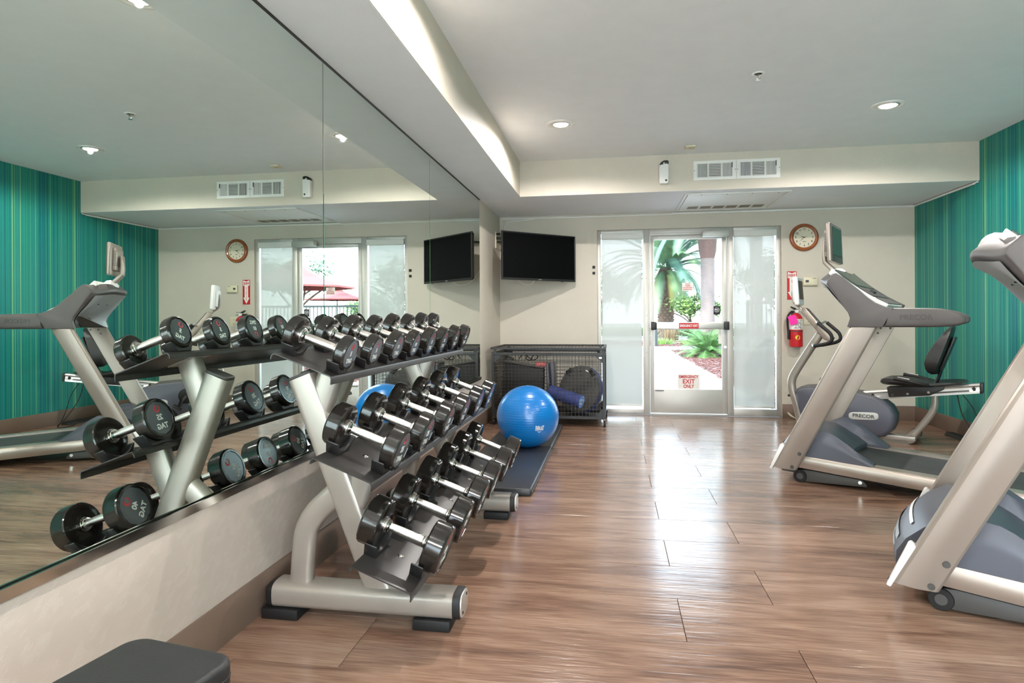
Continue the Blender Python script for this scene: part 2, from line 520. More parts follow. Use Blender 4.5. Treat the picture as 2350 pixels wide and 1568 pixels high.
bm = BM(); box2(bm, (-0.2, YB, 0), (-0.0074, D, ZH))
wl = struct('wall_left', bm, m_wallhatch, 'beige hatched wall under and beside the mirrors')
bm = BM(); box2(bm, (-0.006, 6.502, 0), (0, D, ZL))
part('wallcovering', bm, m_wallbeige, wl, smooth=0)
bm = BM(); box2(bm, (-0.006, YB, 0), (0, 6.502, 0.527))
part('wallcovering', bm, m_wallhatch, wl, smooth=0)
bm = BM()
box2(bm, (-0.2, D, 0), (WX0, D + 0.16, ZH)); box2(bm, (WX1, D, 0), (W + 0.2, D + 0.16, ZH)); box2(bm, (WX0, D, WZ1), (WX1, D + 0.16, ZH))
struct('wall_far', bm, m_wallbeige, 'beige pebbled end wall around the glass doors')
bm = BM(); box2(bm, (W, YB, 0), (W + 0.2, D, ZH))
struct('wall_right', bm, m_teal, 'teal and green striped wallpaper on the right wall')
bm = BM()
box2(bm, (-0.2, YB - 0.2, 0), (0.35, YB, ZH)); box2(bm, (W - 0.35, YB - 0.2, 0), (W + 0.2, YB, ZH)); box2(bm, (0.35, YB - 0.2, 2.3), (W - 0.35, YB, ZH))
struct('wall_back', bm, m_wallbeige, 'beige wall behind the viewer around an added glazed front')
bm = BM()
for i in range(5):
    x = 0.35 + i * (W - 0.70) / 4; box2(bm, (x - 0.03, YB - 0.12, 0.0), (x + 0.03, YB - 0.06, 2.3))
box2(bm, (0.38, YB - 0.12, 0), (W - 0.38, YB - 0.06, 0.1)); box2(bm, (0.38, YB - 0.12, 2.24), (W - 0.38, YB - 0.06, 2.3))
w3 = struct('added_window', bm, m_trimpaint, 'added glazed front behind the viewer, for daylight')  # added unseen glazing, lets in daylight to lift the ceiling
for i in range(4):
    x0 = 0.38 + i * (W - 0.70) / 4
    bm = BM(); box2(bm, (x0 - 0.004, YB - 0.093, 0.096), (x0 + (W - 0.70) / 4 - 0.056, YB - 0.087, 2.244)); part('pane', bm, m_glass, w3, smooth=0)

def baseboard(name, a, b, label):
    bm = BM(); box2(bm, a, b); struct(name, bm, m_base, label, bevel=0.003)
baseboard('baseboard_left', (0, YB, 0), (0.011, D, 0.158), 'taupe rubber base along the mirror wall')
baseboard('baseboard_far', (WX1 + 0.004, D - 0.011, 0), (W, D, 0.158), 'taupe rubber base beside the doors')
baseboard('baseboard_far', (0, D - 0.011, 0), (WX0 - 0.004, D, 0.158), 'taupe rubber base behind the wire cage')
baseboard('baseboard_right', (W - 0.011, YB, 0), (W, D, 0.158), 'taupe rubber base along the striped wall')

# ------------------------------------------------------------------ mirrors
for i, (y0, y1, lb) in enumerate([(-0.78, 1.044, 'wall mirror panel nearest the viewer, beyond the left frame edge'),
                                  (1.05, 2.867, 'large wall mirror panel furthest left, reflecting the teal wall'),
                                  (2.873, 4.665, 'middle wall mirror panel reflecting the glass doors'),
                                  (4.671, 6.50, 'narrow-looking wall mirror panel reflecting the corner television')]):
    bm = BM(); box2(bm, (-0.006, y0, 0.547), (0, y1, ZL - 0.004))
    solo('mirror_panel', bm, m_mirror, lb, 'mirror', bevel=0.0012, seg=1, smooth=0, group='mirror panels on the left wall')
bm = BM(); prism(bm, [(-0.004, 0.526), (0.014, 0.526), (0.014, 0.556), (0.008, 0.556), (0.006, 0.547), (-0.004, 0.547)], 'y', -0.78, 6.503)
struct('trim_3', bm, m_chrome, 'polished metal channel under the mirrors')
bm = BM(); box2(bm, (-0.005, -0.78, ZL - 0.006), (0.006, 6.503, ZL))
struct('trim_4', bm, m_black, 'thin dark edge strip above the mirrors')

bm = BM(); box2(bm, (-0.0072, -0.78, 0.55), (-0.0061, 6.5, ZL - 0.004)); part('mirror_backing', bm, m_black, wl, smooth=0)

# ------------------------------------------------------------------ glazed wall: sidelight, door, sidelight
def frame(name, x0, x1, sides, label):
    bm = BM()
    l, r, b, t = sides
    box2(bm, (x0, 7.735, 0), (x0 + l, 7.80, WZ1)); box2(bm, (x1 - r, 7.735, 0), (x1, 7.80, WZ1))
    box2(bm, (x0 + l, 7.735, 0), (x1 - r, 7.80, b)); box2(bm, (x0 + l, 7.735, WZ1 - t), (x1 - r, 7.80, WZ1))
    w = struct(name, bm, m_frame, label, bevel=0.003)
    bm = BM(); box2(bm, (x0 + l - 0.004, 7.784, b - 0.004), (x1 - r + 0.004, 7.790, WZ1 - t + 0.004))
    part('pane', bm, m_glass, w, smooth=0)
    bm = BM()
    for zz in (0.3, 0.75, 1.2, 1.65):
        lathe(bm, [(0.004, -0.003), (0.004, 0)], 8, at(x1 - r / 2, 7.735, zz, AXY))
    lathe(bm, [(0.005, -0.003), (0.005, 0)], 8, at(x0 + l / 2, 7.735, 0.03, AXY))
    part('screw_heads', bm, m_darkplastic, w, smooth=0)
    return w
win1 = frame('window_1', WX0, 1.84, (0.045, 0.078, 0.062, 0.04), 'tall left sidelight in a grey metal frame')
win2 = frame('window_2', 2.738, WX1, (0.072, 0.05, 0.085, 0.04), 'tall right sidelight in a grey metal frame')
bm = BM()
box2(bm, (1.8405, 7.735, 2.168), (2.7375, 7.80, WZ1)); box2(bm, (1.8405, 7.728, 2.176), (2.7375, 7.7345, 2.196))
box2(bm, (1.84, 7.72, 0.0), (2.738, 7.80, 0.012))
struct('trim_5', bm, m_frame, 'metal head frame and sill of the glass door', bevel=0.002)

bm = BM()
X0, X1 = 1.845, 2.733
for a, b in [((X0, 0.02), (1.885, 2.165)), ((2.685, 0.02), (X1, 2.165)), ((1.885, 0.02), (2.685, 0.303)), ((1.885, 2.122), (2.685, 2.165))]:
    box2(bm, (a[0], 7.742, a[1]), (b[0], 7.787, b[1]))
door = struct('door_1', bm, m_frame, 'glass exit door in a grey metal frame', bevel=0.002)
bm = BM(); box2(bm, (1.881, 7.762, 0.299), (2.689, 7.768, 2.126)); part('pane', bm, m_glass, door, smooth=0)
bm = BM()
for a, b in [((1.885, 0.303), (1.893, 2.122)), ((2.677, 0.303), (2.685, 2.122)), ((1.893, 0.303), (2.677, 0.311)), ((1.893, 2.114), (2.677, 2.122))]:
    box2(bm, (a[0], 7.745, a[1]), (b[0], 7.761, b[1]))
part('glazing_bead', bm, m_alu, door, smooth=0)
bm = BM(); box2(bm, (1.91, 7.66, 1.032), (2.69, 7.705, 1.118)); pb = part('push_bar', bm, m_alu, door, bevel=0.008, seg=3)
bm = BM(); box2(bm, (1.853, 7.655, 1.026), (1.909, 7.741, 1.124)); part('end_cap', bm, m_black, pb, bevel=0.006, label='black end cap of the push bar')
bm = BM(); box2(bm, (2.691, 7.655, 1.026), (2.75, 7.734, 1.124)); part('end_cap', bm, m_black, pb, bevel=0.006, label='black end cap of the push bar')
bm = BM(); box2(bm, (2.173, 7.657, 1.042), (2.40, 7.6595, 1.108)); rl = part('label_plate', bm, m_red, pb, smooth=0, label='red emergency exit label on the push bar')
letters('lettering', 'EMERGENCY EXIT', m_paper, pb, at(2.2865, 7.6565, 1.075, FACE_NY), 0.04, 0.0004, 0.0012, width=0.205)
bm = BM(); lathe(bm, [(0.016, -0.018), (0.018, -0.012), (0.018, 0.0)], 16, at(2.712, 7.742, 0.82, AXY)); part('lock_cylinder', bm, m_chrome, door)
bm = BM(); box2(bm, (2.445, 7.60, 2.128), (2.742, 7.727, 2.196)); part('door_closer', bm, m_frame, door, bevel=0.006)
bm = BM(); box2(bm, (1.90, 7.725, 0.29), (2.0, 7.741, 0.297)); part('tag_strip', bm, m_darkplastic, door, smooth=0)

def sticker(x0, x1, z0, z1, m, label):
    bm = BM(); box2(bm, (x0, 7.7595, z0), (x1, 7.7615, z1)); return part('sticker', bm, m, door, smooth=0, label=label)
sticker(2.167, 2.42, 0.312, 0.49, m_paper, 'white emergency exit only notice at the foot of the glass')
for s_, z_, h_, w_ in [('EMERGENCY', 0.458, 0.046, 0.225), ('EXIT', 0.401, 0.075, 0.14), ('ONLY', 0.342, 0.06, 0.125)]:
    letters('lettering', s_, m_red, door, at(2.2935, 7.759, z_, FACE_NY), h_, 0.0004, 0.0016, width=w_)
sticker(2.223, 2.349, 1.495, 1.592, m_paper, 'small white notice sticker on the door glass')
for i, s_ in enumerate(['THIS DOOR', 'TO REMAIN', 'UNLOCKED DURING', 'BUSINESS HOURS']):
    letters('lettering', s_, m_red, door, at(2.286, 7.759, 1.577 - i * 0.022, FACE_NY), 0.019, 0.0003, 0.0006, width=(0.06, 0.066, 0.11, 0.105)[i])
sticker(2.586, 2.662, 1.206, 1.308, m_ink, 'small black alarm sticker with a round emblem')
bm = BM(); lathe(bm, [(0.030, -0.0008), (0.030, 0.0)], 24, at(2.624, 7.7594, 1.262, AXY)); part('emblem_ring', bm, m_ltgrey, door, smooth=0)
bm = BM(); lathe(bm, [(0.025, -0.0008), (0.025, 0.0)], 24, at(2.624, 7.7585, 1.262, AXY)); part('emblem_disc', bm, m_ink, door, smooth=0)
letters('lettering', 'BAY', m_paper, door, at(2.624, 7.7575, 1.268, FACE_NY), 0.02, 0.0003, 0.0008, width=0.042)
letters('lettering', 'ALARM', m_paper, door, at(2.624, 7.7575, 1.25, FACE_NY), 0.012, 0.0003, 0.0004, width=0.036)
bm = BM(); box2(bm, (2.64, 7.7595, 0.86), (2.676, 7.7615, 1.03)); part('sticker', bm, m_paper, door, smooth=0, label='white paper strip behind the push bar')

# roller shades inside the sidelights
def shade(x0, x1, lbl):
    t = thing('roller_shade', lbl, 'shade', ((x0 + x1) / 2, 7.75, 0.1), group='sheer roller shades')
    bm = BM(); box2(bm, (x0 - 0.006, 7.708, 2.135), (x1 + 0.006, 7.776, 2.205)); part('cassette', bm, m_trimpaint, t, bevel=0.004, world=True)
    bm = BM(); box2(bm, (x0, 7.7545, 0.118), (x1 - 0.012, 7.7555, 2.14)); part('cloth', bm, m_shade, t, smooth=0, world=True)
    bm = BM(); box2(bm, (x0, 7.747, 0.098), (x1 - 0.012, 7.763, 0.120)); part('bottom_bar', bm, m_trimpaint, t, bevel=0.003, world=True)
    bm = BM(); tube(bm, [(x1 - 0.002, 7.735, 2.14), (x1 - 0.002, 7.734, 1.2), (x1 - 0.002, 7.73, 0.72), (x1 + 0.006, 7.73, 0.70), (x1 + 0.012, 7.733, 0.74), (x1 + 0.008, 7.735, 2.14)], 0.0022, 6); part('chain', bm, m_white, t, world=True)
    bm = BM(); lathe(bm, [(0.012, 0), (0.02, 0.01), (0.02, 0.02), (0.012, 0.03)], 16, at(x1 - 0.01, 7.72, 2.17, AXY)); part('clutch', bm, m_white, t, world=True)
shade(1.264, 1.757, 'sheer white roller shade over the left sidelight, beside the wire cage')
shade(2.816, 3.288, 'sheer white roller shade over the right sidelight, beside the clock')
# ------------------------------------------------------------------ ceiling fittings
m_lens = emit('lamp_lens', (1.0, 0.93, 0.82), 6.0)
def downlight(x, y, lbl, k=1.0):
    t = thing('downlight', lbl, 'downlight', (x, y, ZH), group='recessed ceiling downlights')
    bm = BM(); lathe(bm, [(0.118, 0), (0.116, -0.006), (0.105, -0.009), (0.086, -0.006), (0.082, -0.004), (0.082, 0)], 36); part('trim_ring', bm, m_white, t)
    bm = BM(); lathe(bm, [(0.080, -0.0005), (0.080, -0.003), (0.068, -0.009), (0.062, -0.006)], 36, cap1=False); part('reflector', bm, m_alu, t)
    bm = BM(); lathe(bm, [(0.061, -0.003), (0.058, -0.010), (0.045, -0.015), (0.02, -0.018), (0.001, -0.019)], 30); part('lens', bm, m_lens, t)
    ld = bpy.data.lights.new('downlight_bulb', 'SPOT')
    ld.energy = LAMP_W * k; ld.color = (1.0, 0.94, 0.90); ld.spot_size = R_(169); ld.spot_blend = 0.30; ld.shadow_soft_size = 0.02
    lo = bpy.data.objects.new('bulb', ld); COL.objects.link(lo); lo.parent = t; lo.location = (0, 0, -0.03)
downlight(0.971, 5.25, 'lit round downlight near the mirror-side soffit, left of the sprinkler', 1.0)
downlight(3.50, 5.22, 'lit round downlight on the right of the ceiling, by the striped wall', 1.0)
downlight(0.965, 2.82, 'lit round downlight above the dumbbell rack, seen only in the mirror edge', 0.7)
downlight(3.50, 2.80, 'lit round downlight above the near treadmill, outside the frame', 0.6)
downlight(0.965, 0.40, 'lit round downlight above the weight bench, outside the frame', 0.6)
downlight(3.50, 0.40, 'lit round downlight behind the near treadmill, outside the frame', 0.6)
downlight(0.965, -1.7, 'lit round downlight at the back of the room beside the mirror wall')
downlight(3.50, -1.7, 'lit round downlight at the back of the room beside the striped wall')

t = thing('sprinkler_head', 'small chrome sprinkler head in the middle of the ceiling', 'sprinkler', (2.366, 4.395, ZH))
bm = BM(); lathe(bm, [(0.043, 0), (0.042, -0.004), (0.032, -0.007), (0.026, -0.005), (0.026, 0)], 24); part('escutcheon', bm, m_white, t)
bm = BM(); lathe(bm, [(0.013, 0), (0.013, -0.012), (0.009, -0.016), (0.006, -0.02)], 12)
for s_ in (-1, 1): tube(bm, [(0.011 * s_, 0, -0.012), (0.014 * s_, 0, -0.026), (0.003 * s_, 0, -0.04)], 0.0025, 6)
part('frame', bm, m_chrome, t)
bm = BM(); lathe(bm, [(0.003, -0.038), (0.016, -0.042), (0.016, -0.044), (0.003, -0.044)], 12); part('deflector', bm, m_chrome, t)

t = thing('ceiling_sensor', 'small beige square sensor on the ceiling above the air vents', 'sensor', (2.13, 6.15, ZH))
bm = BM(); box(bm, (0, 0, -0.008), (0.09, 0.10, 0.016)); part('housing', bm, m_cream, t, bevel=0.004)
letters('lettering', 'H', m_ink, t, Matrix.Translation((0, 0, -0.0165)) @ Matrix.Rotation(PI, 4, 'X'), 0.03, 0.0003)

# two supply registers on the soffit face
def register(x0, x1, lbl):
    z0, z1 = 2.539, 2.729
    t = thing('air_register', lbl, 'vent', ((x0 + x1) / 2, DS, z0), group='white air registers on the soffit')
    bm = BM(); b = 0.03
    y0, y1 = DS - 0.008, DS
    bx = [x0 + 0.035, x0 + 0.135, x0 + 0.147, x0 + 0.262, x0 + 0.274, x1 - 0.035]
    for a_, c_ in [(x0, bx[0]), (bx[1], bx[2]), (bx[3], bx[4]), (bx[5], x1)]:
        box2(bm, (a_, y0, z0), (c_, y1, z1))
    for a_, c_ in [(bx[0], bx[1]), (bx[2], bx[3]), (bx[4], bx[5])]:
        box2(bm, (a_, y0, z0), (c_, y1, z0 + 0.028)); box2(bm, (a_, y0, z1 - 0.028), (c_, y1, z1))
    part('frame', bm, m_white, t, world=True, smooth=0)
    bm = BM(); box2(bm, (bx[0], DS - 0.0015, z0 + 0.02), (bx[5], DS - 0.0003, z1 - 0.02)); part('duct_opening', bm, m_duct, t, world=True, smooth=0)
    def slats(a_, c_, n, vert, ang):
        for i in range(n):
            bm = BM()
            if vert:
                box(bm, (0, 0, 0), (0.0072, 0.0025, z1 - z0 - 0.056), Matrix.Rotation(ang, 3, 'Z'))
                p = (a_ + (i + 0.5) * (c_ - a_) / n, DS - 0.006, (z0 + z1) / 2)
            else:
                box(bm, (0, 0, 0), (c_ - a_, 0.0025, 0.0078), Matrix.Rotation(ang, 3, 'X'))
                p = ((a_ + c_) / 2, DS - 0.006, z0 + 0.028 + (i + 0.5) * (z1 - z0 - 0.056) / n)
            o = part('slat', bm, m_white, t, smooth=0)
            o.location = Vector(p) - t.location
    slats(bx[0], bx[1], 8, True, R_(28)); slats(bx[2], bx[3], 9, False, R_(30)); slats(bx[4], bx[5], 8, True, R_(-28))
    bm = BM(); box2(bm, (x1 - 0.042, DS - 0.016, 2.655), (x1 - 0.036, DS - 0.008, 2.705)); part('damper_lever', bm, m_ink, t, world=True, smooth=0)
    bm = BM()
    for xx in (x0 + 0.008, x1 - 0.008): lathe(bm, [(0.004, -0.003), (0.004, 0)], 8, at(xx, DS - 0.008, 2.634, AXY))
    part('screws', bm, m_darkplastic, t, world=True, smooth=0)
register(2.196, 2.603, 'white air register on the soffit, left one, next to the air freshener')
register(2.607, 3.014, 'white air register on the soffit, right one of the pair')

t = thing('air_freshener', 'white wall air freshener dispenser with black top on the soffit', 'air freshener', (1.905, DS, 2.51))
bm = BM(); prism(bm, [(-0.046, 0.012), (-0.038, 0), (0.038, 0), (0.046, 0.012), (0.046, 0.19), (0.03, 0.20), (-0.046, 0.185)], 'y', -0.062, 0); part('body', bm, m_white, t, bevel=0.01, seg=3)
bm = BM(); prism(bm, [(-0.045, 0.187), (0.03, 0.203), (0.046, 0.193), (0.046, 0.225), (0.03, 0.232), (0, 0.23), (-0.03, 0.212)], 'y', -0.055, 0); part('top_cover', bm, m_black, t, bevel=0.004)
bm = BM(); lathe(bm, [(0.008, -0.004), (0.008, 0)], 12, at(0.0, -0.062, 0.20, AXY)); part('spray_nozzle', bm, m_white, t)
bm = BM(); lathe(bm, [(0.011, -0.0015), (0.011, 0)], 16, at(0.02, -0.0615, 0.03, AXY)); part('emblem', bm, m_darkplastic, t)

t = thing('access_panel', 'flat white air conditioning access panel with six slots under the soffit', 'panel', (2.65, 7.07, ZL))
bm = BM()
for a_, b_ in [((2.13, 6.58), (2.15, 7.565)), ((3.145, 6.58), (3.165, 7.565)), ((2.15, 6.58), (3.145, 6.60)), ((2.15, 7.545), (3.145, 7.565))]:
    box2(bm, (a_[0], a_[1], ZL - 0.014), (b_[0], b_[1], ZL))
part('frame', bm, m_trimpaint, t, world=True, bevel=0.002)
bm = BM(); box2(bm, (2.165, 6.613, ZL - 0.010), (3.132, 7.532, ZL)); part('door', bm, m_trimpaint, t, world=True, bevel=0.002)
for i in range(6):
    x = 2.245 + i * 0.142
    bm = BM(); box2(bm, (x, 7.31, ZL - 0.0125), (x + 0.112, 7.45, ZL - 0.0095)); part('grille_slot', bm, m_slot, t, world=True, smooth=0)
bm = BM()
for x in (2.3, 2.55, 2.8, 3.05): lathe(bm, [(0.006, -0.013), (0.006, -0.009)], 8, at(x, 6.64, ZL))
part('screws', bm, m_darkplastic, t, world=True, smooth=0)

# ------------------------------------------------------------------ cable runs
bm = BM(); box2(bm, (0.03, D - 0.014, 2.405), (2.1, D, 2.420)); box2(bm, (2.1, D - 0.016, 2.412), (4.77, D, 2.432)); 
solo('cable_raceway', bm, m_trimpaint, 'thin white cable raceway along the top of the end wall', 'raceway', bevel=0.003)
bm = BM(); tube(bm, [(W - 0.012, D - 0.02, 2.424), (W - 0.012, 6.50, 2.424)], 0.011, 10); 
tube(bm, [(W - 0.012, 6.50, 2.424), (W - 0.012, 6.44, 2.428)], 0.007, 8)
solo('wall_conduit', bm, m_white, 'white conduit at the top of the striped wall under the soffit', 'conduit')
bm = BM()
tube(bm, crom([(0.09, D - 0.012, 2.40), (0.06, D - 0.02, 2.36), (0.05, D - 0.04, 2.30), (0.055, D - 0.10, 2.22), (0.05, D - 0.2, 2.16)]), 0.004, 6)
tube(bm, crom([(0.45, D - 0.008, 2.405), (0.25, D - 0.02, 2.385), (0.12, D - 0.02, 2.375), (0.07, D - 0.03, 2.31), (0.075, D - 0.12, 2.2)]), 0.004, 6)
solo('corner_cables', bm, m_white, 'loose white cables running down the corner behind the television', 'cable')
# ------------------------------------------------------------------ dumbbell rack
TILT = R_(20.3); CS, SN = math.cos(TILT), math.sin(TILT)
TRAYS = {'top': (0.3155, 1.0145), 'mid': (0.4625, 0.648), 'bot': (0.601, 0.2755)}
RY0, RY1, UPY = 2.045, 3.985, (2.315, 3.63)
rack = thing('dumbbell_rack', 'three-tier silver dumbbell rack with black trays in front of the mirror', 'rack', (0.44, 2.98, 0))

def tpt(c, u, v): return (c[0] + u * CS + v * SN, c[1] - u * SN + v * CS)
for key, c in TRAYS.items():
    a = tpt(c, -0.113, 0); b = tpt(c, 0.113, 0)
    outer = [(a[0] - 0.014, a[1] - 0.022), (a[0] - 0.010, a[1] - 0.008), (a[0], a[1]), (b[0] - 0.004, b[1] + 0.0015), (b[0] + 0.004, b[1] - 0.003), (b[0] + 0.006, b[1] - 0.01), (b[0] + 0.004, b[1] - 0.032)]
    inner = [(b[0], b[1] - 0.032), (b[0] + 0.0015, b[1] - 0.011), (b[0] - 0.002, b[1] - 0.005), (a[0] + 0.002, a[1] - 0.005), (a[0] - 0.006, a[1] - 0.011), (a[0] - 0.0095, a[1] - 0.024)]
    bm = BM(); prism(bm, outer + inner, 'y', RY0, RY1)
    tr = part('tray', bm, m_tray, rack, world=True, bevel=0.0008, seg=1)
    bm = BM()
    for yy in (2.26, 2.5, 3.0, 3.4, 3.72):
        q = tpt(c, 0.0, 0.0)
        Mx = at(q[0], yy, q[1], Matrix.Rotation(TILT, 4, 'Y'))
        lathe(bm, [(0.012, 0.0), (0.012, 0.002), (0.009, 0.003), (0.005, 0.003), (0.005, 0.0012), (0.0005, 0.0012)], 14, Mx)
    part('tray_bolts', bm, m_chrome, rack, world=True)

def rsec(cx, cy, cz, ax, ay, az, hx, hy, n=20, e=4.0):
    """rounded-box section around a centre, spanned by vectors a (half hx) and y (half hy)"""
    out = []
    for k in range(n):
        th = 2 * PI * k / n
        c_, s_ = math.cos(th), math.sin(th)
        c_ = math.copysign(abs(c_) ** (2 / e), c_); s_ = math.copysign(abs(s_) ** (2 / e), s_)
        out.append((cx + ax * hx * c_, cy + ay * hy * s_, cz + az * hx * c_))
    return out
def sweep_xz(bm, pts, y, hx, hy, n=20, e=4.0):
    """box tube in the plane y=const along pts (x,z)"""
    secs = []
    for i, p in enumerate(pts):
        q0 = pts[max(i - 1, 0)]; q1 = pts[min(i + 1, len(pts) - 1)]
        dx, dz = q1[0] - q0[0], q1[1] - q0[1]; L = math.hypot(dx, dz)
        nx, nz = dz / L, -dx / L
        secs.append(rsec(p[0], y, p[1], nx, 1, nz, hx, hy, n, e))
    loft(bm, secs)
for uy in UPY:
    # foot beam on the floor
    bm = BM(); loft(bm, [[(x, uy + 0.062 * math.copysign(abs(math.cos(th)) ** 0.62, math.cos(th)), 0.091 + 0.05 * math.copysign(abs(math.sin(th)) ** 0.62, math.sin(th))) for th in [2 * PI * k / 24 for k in range(24)]] for x in (0.075, 0.80)])
    ft = part('foot_beam', bm, m_silver, rack, world=True)
    bm = BM(); loft(bm, [[(x + 0.02 * (0 if x > 0.5 else 1) * math.sin(th), uy + 0.063 * k_ * math.copysign(abs(math.cos(th)) ** 0.62, math.cos(th)), 0.091 + 0.051 * k_ * math.copysign(abs(math.sin(th)) ** 0.62, math.sin(th))) for th in [2 * PI * k / 24 for k in range(24)]] for x, k_ in ((0.80, 1.0), (0.822, 1.0), (0.828, 0.94))])
    part('end_band', bm, m_rubber, rack, world=True)
    bm = BM(); loft(bm, [[(x, uy + 0.056 * math.copysign(abs(math.cos(th)) ** 0.62, math.cos(th)), 0.091 + 0.045 * math.copysign(abs(math.sin(th)) ** 0.62, math.sin(th))) for th in [2 * PI * k / 24 for k in range(24)]] for x in (0.826, 0.834)])
    cp = part('end_plate', bm, m_alu, rack, world=True, bevel=0.002)
    bm = BM()
    for sy, sz in ((0.03, 0.024), (-0.03, -0.024)): lathe(bm, [(0.006, 0), (0.006, 0.002)], 10, at(0.834, uy + sy, 0.091 + sz, AXX))
    part('screws', bm, m_ink, rack, world=True, smooth=0)
    bm = BM(); loft(bm, [[(x, uy + 0.063 * k_ * math.copysign(abs(math.cos(th)) ** 0.62, math.cos(th)), 0.088 + 0.051 * k_ * math.copysign(abs(math.sin(th)) ** 0.62, math.sin(th))) for th in [2 * PI * k / 24 for k in range(24)]] for x, k_ in ((0.042, 0.72), (0.055, 0.95), (0.075, 1.0))])
    part('rear_cap', bm, m_rubber, rack, world=True)
    for x0, x1 in ((0.03, 0.182), (0.645, 0.79)):
        bm = BM(); box2(bm, (x0, uy - 0.06, 0), (x1, uy + 0.06, 0.042)); part('rubber_foot', bm, m_rubber, rack, world=True, bevel=0.005)
    # slanted upright, cap, rear bent leg and tray arms
    bm = BM(); sweep_xz(bm, [(0.502, 0.12), (0.1815, 0.945)], uy, 0.054, 0.036, 24, 4.5); part('upright', bm, m_silver, rack, world=True)
    bm = BM(); sweep_xz(bm, [(0.1815, 0.945), (0.1775, 0.956)], uy, 0.053, 0.035, 24, 4.5); part('upright_cap', bm, m_darkplastic, rack, world=True, bevel=0.003)
    bm = BM(); sweep_xz(bm, [tuple(p[:2]) for p in crom([(0.172, 0.12, 0), (0.180, 0.24, 0), (0.195, 0.34, 0), (0.245, 0.42, 0), (0.345, 0.51, 0)], 5)], uy, 0.046, 0.03, 20, 3.0); part('rear_leg', bm, m_silver, rack, world=True)
    for key, t_ in (('top', 0.22), ('mid', 0.205), ('bot', 0.16)):
        c = TRAYS[key]; q = tpt(c, 0.005, -0.006); r = (q[0] - SN * t_, q[1] - CS * t_)
        bm = BM(); sweep_xz(bm, [q, r], uy, 0.049, 0.030, 20, 3.4); part('tray_arm', bm, m_silver, rack, world=True)
        bm = BM(); q2 = tpt(c, 0.005, -0.0055); box(bm, (q2[0], uy, q2[1] - 0.003), (0.13, 0.10, 0.006), Matrix.Rotation(TILT, 3, 'Y')); part('tray_plate', bm, m_silver, rack, world=True, smooth=0)

# ------------------------------------------------------------------ dumbbells
SPEC = {5: (0.25, 0.063, 0.043), 10: (0.255, 0.067, 0.046), 15: (0.265, 0.071, 0.050), 20: (0.27, 0.075, 0.053), 25: (0.287, 0.083, 0.057), 30: (0.297, 0.086, 0.061),
        35: (0.307, 0.089, 0.065), 40: (0.32, 0.093, 0.070), 45: (0.325, 0.096, 0.073), 50: (0.335, 0.098, 0.077)}
CACHE = {}
def db_meshes(w):
    if w in CACHE: return CACHE[w]
    L, R, T = SPEC[w]; h = L / 2; d = {}
    bm = BM(); lathe(bm, [(0.0145, -(h - T)), (0.0155, -(h - T) * 0.6), (0.0165, 0), (0.0155, (h - T) * 0.6), (0.0145, h - T)], 20, AXX); d['handle'] = mesh_of('handle', bm)
    bm = BM(); lathe(bm, [(0.029, h - T + 0.0), (0.029, h - T - 0.006), (0.025, h - T - 0.008), (0.027, h - T - 0.012), (0.022, h - T - 0.014), (0.0225, h - T - 0.02), (0.017, h - T - 0.024)], 24, AXX); d['collar'] = mesh_of('collar', bm)
    # urethane head: faceted rim, flat inner face, raised rim around a twelve-sided recess
    bm = BM(); lathe(bm, [(0.02, h - T), (R - 0.008, h - T), (R - 0.003, h - T + 0.002), (R, h - T + 0.007), (R, h - 0.008), (R - 0.003, h - 0.002), (R - 0.007, h), (R * 0.875, h)], 30, AXX, cap0=True, cap1=False)
    # 12-gon recess wall and floor
    seg = 12; M_ = AXX
    rr = [[bm.verts.new(M_ @ Vector((r * math.cos(2 * PI * k / seg), r * math.sin(2 * PI * k / seg), z))) for k in range(seg)] for r, z in ((R * 0.885, h - 0.0004), (R * 0.85, h - 0.0004), (R * 0.835, h - 0.004))]
    for A_, B_ in zip(rr, rr[1:]):
        for i in range(seg): bm.faces.new((A_[i], A_[(i + 1) % seg], B_[(i + 1) % seg], B_[i]))
    bm.faces.new(rr[-1])
    d['head'] = mesh_of('head', bm, smooth=24)
    bm = BM(); lathe(bm, [(R * 0.82, h - 0.0045), (R * 0.81, h - 0.0022), (R * 0.001, h - 0.0018)], 12, AXX, cap1=False); d['end_cap'] = mesh_of('end_cap', bm, smooth=12)
    # C-shaped arrow emblem
    bm = BM(); e = R * 0.19; n = 14; z = h - 0.0016
    ou, inn = [], []
    for i in range(n + 1):
        th = R_(120 + 285 * i / n); wd = e * (0.22 + 0.36 * i / n)
        ou.append((e * math.cos(th), e * math.sin(th))); inn.append(((e - wd) * math.cos(th), (e - wd) * math.sin(th)))
    for i in range(n):
        q = [ou[i], ou[i + 1], inn[i + 1], inn[i]]
        bm.faces.new([bm.verts.new((z, p[0], p[1] + R * 0.46)) for p in q])
    th = R_(405); ex, ez = 0.72 * e * math.cos(th), 0.72 * e * math.sin(th)
    bm.faces.new([bm.verts.new((z, p[0], p[1] + R * 0.46)) for p in [(ex + 0.35 * e, ez), (ex, ez + 0.55 * e), (ex - 0.45 * e, ez + 0.05 * e)]])
    d['emblem'] = mesh_of('emblem', bm, smooth=0)
    for k, (s_, zz, sz, wd) in {'brand_lettering': ('TAG', -0.42, 0.29, 0.72), 'weight_number': (str(w), 0.02, 0.30, None)}.items():
        me = text_mesh(s_, R * sz * 1.25, 0.0004, 0.0004 + R * 0.008)
        xs = [v.co.x for v in me.vertices]
        if wd:
            kx = R * wd / (max(xs) - min(xs))
            for v in me.vertices: v.co.x *= kx
        me.transform(at(h - 0.0014, 0, R * zz, FACE_PX)); d[k] = me
    CACHE[w] = d
    return d
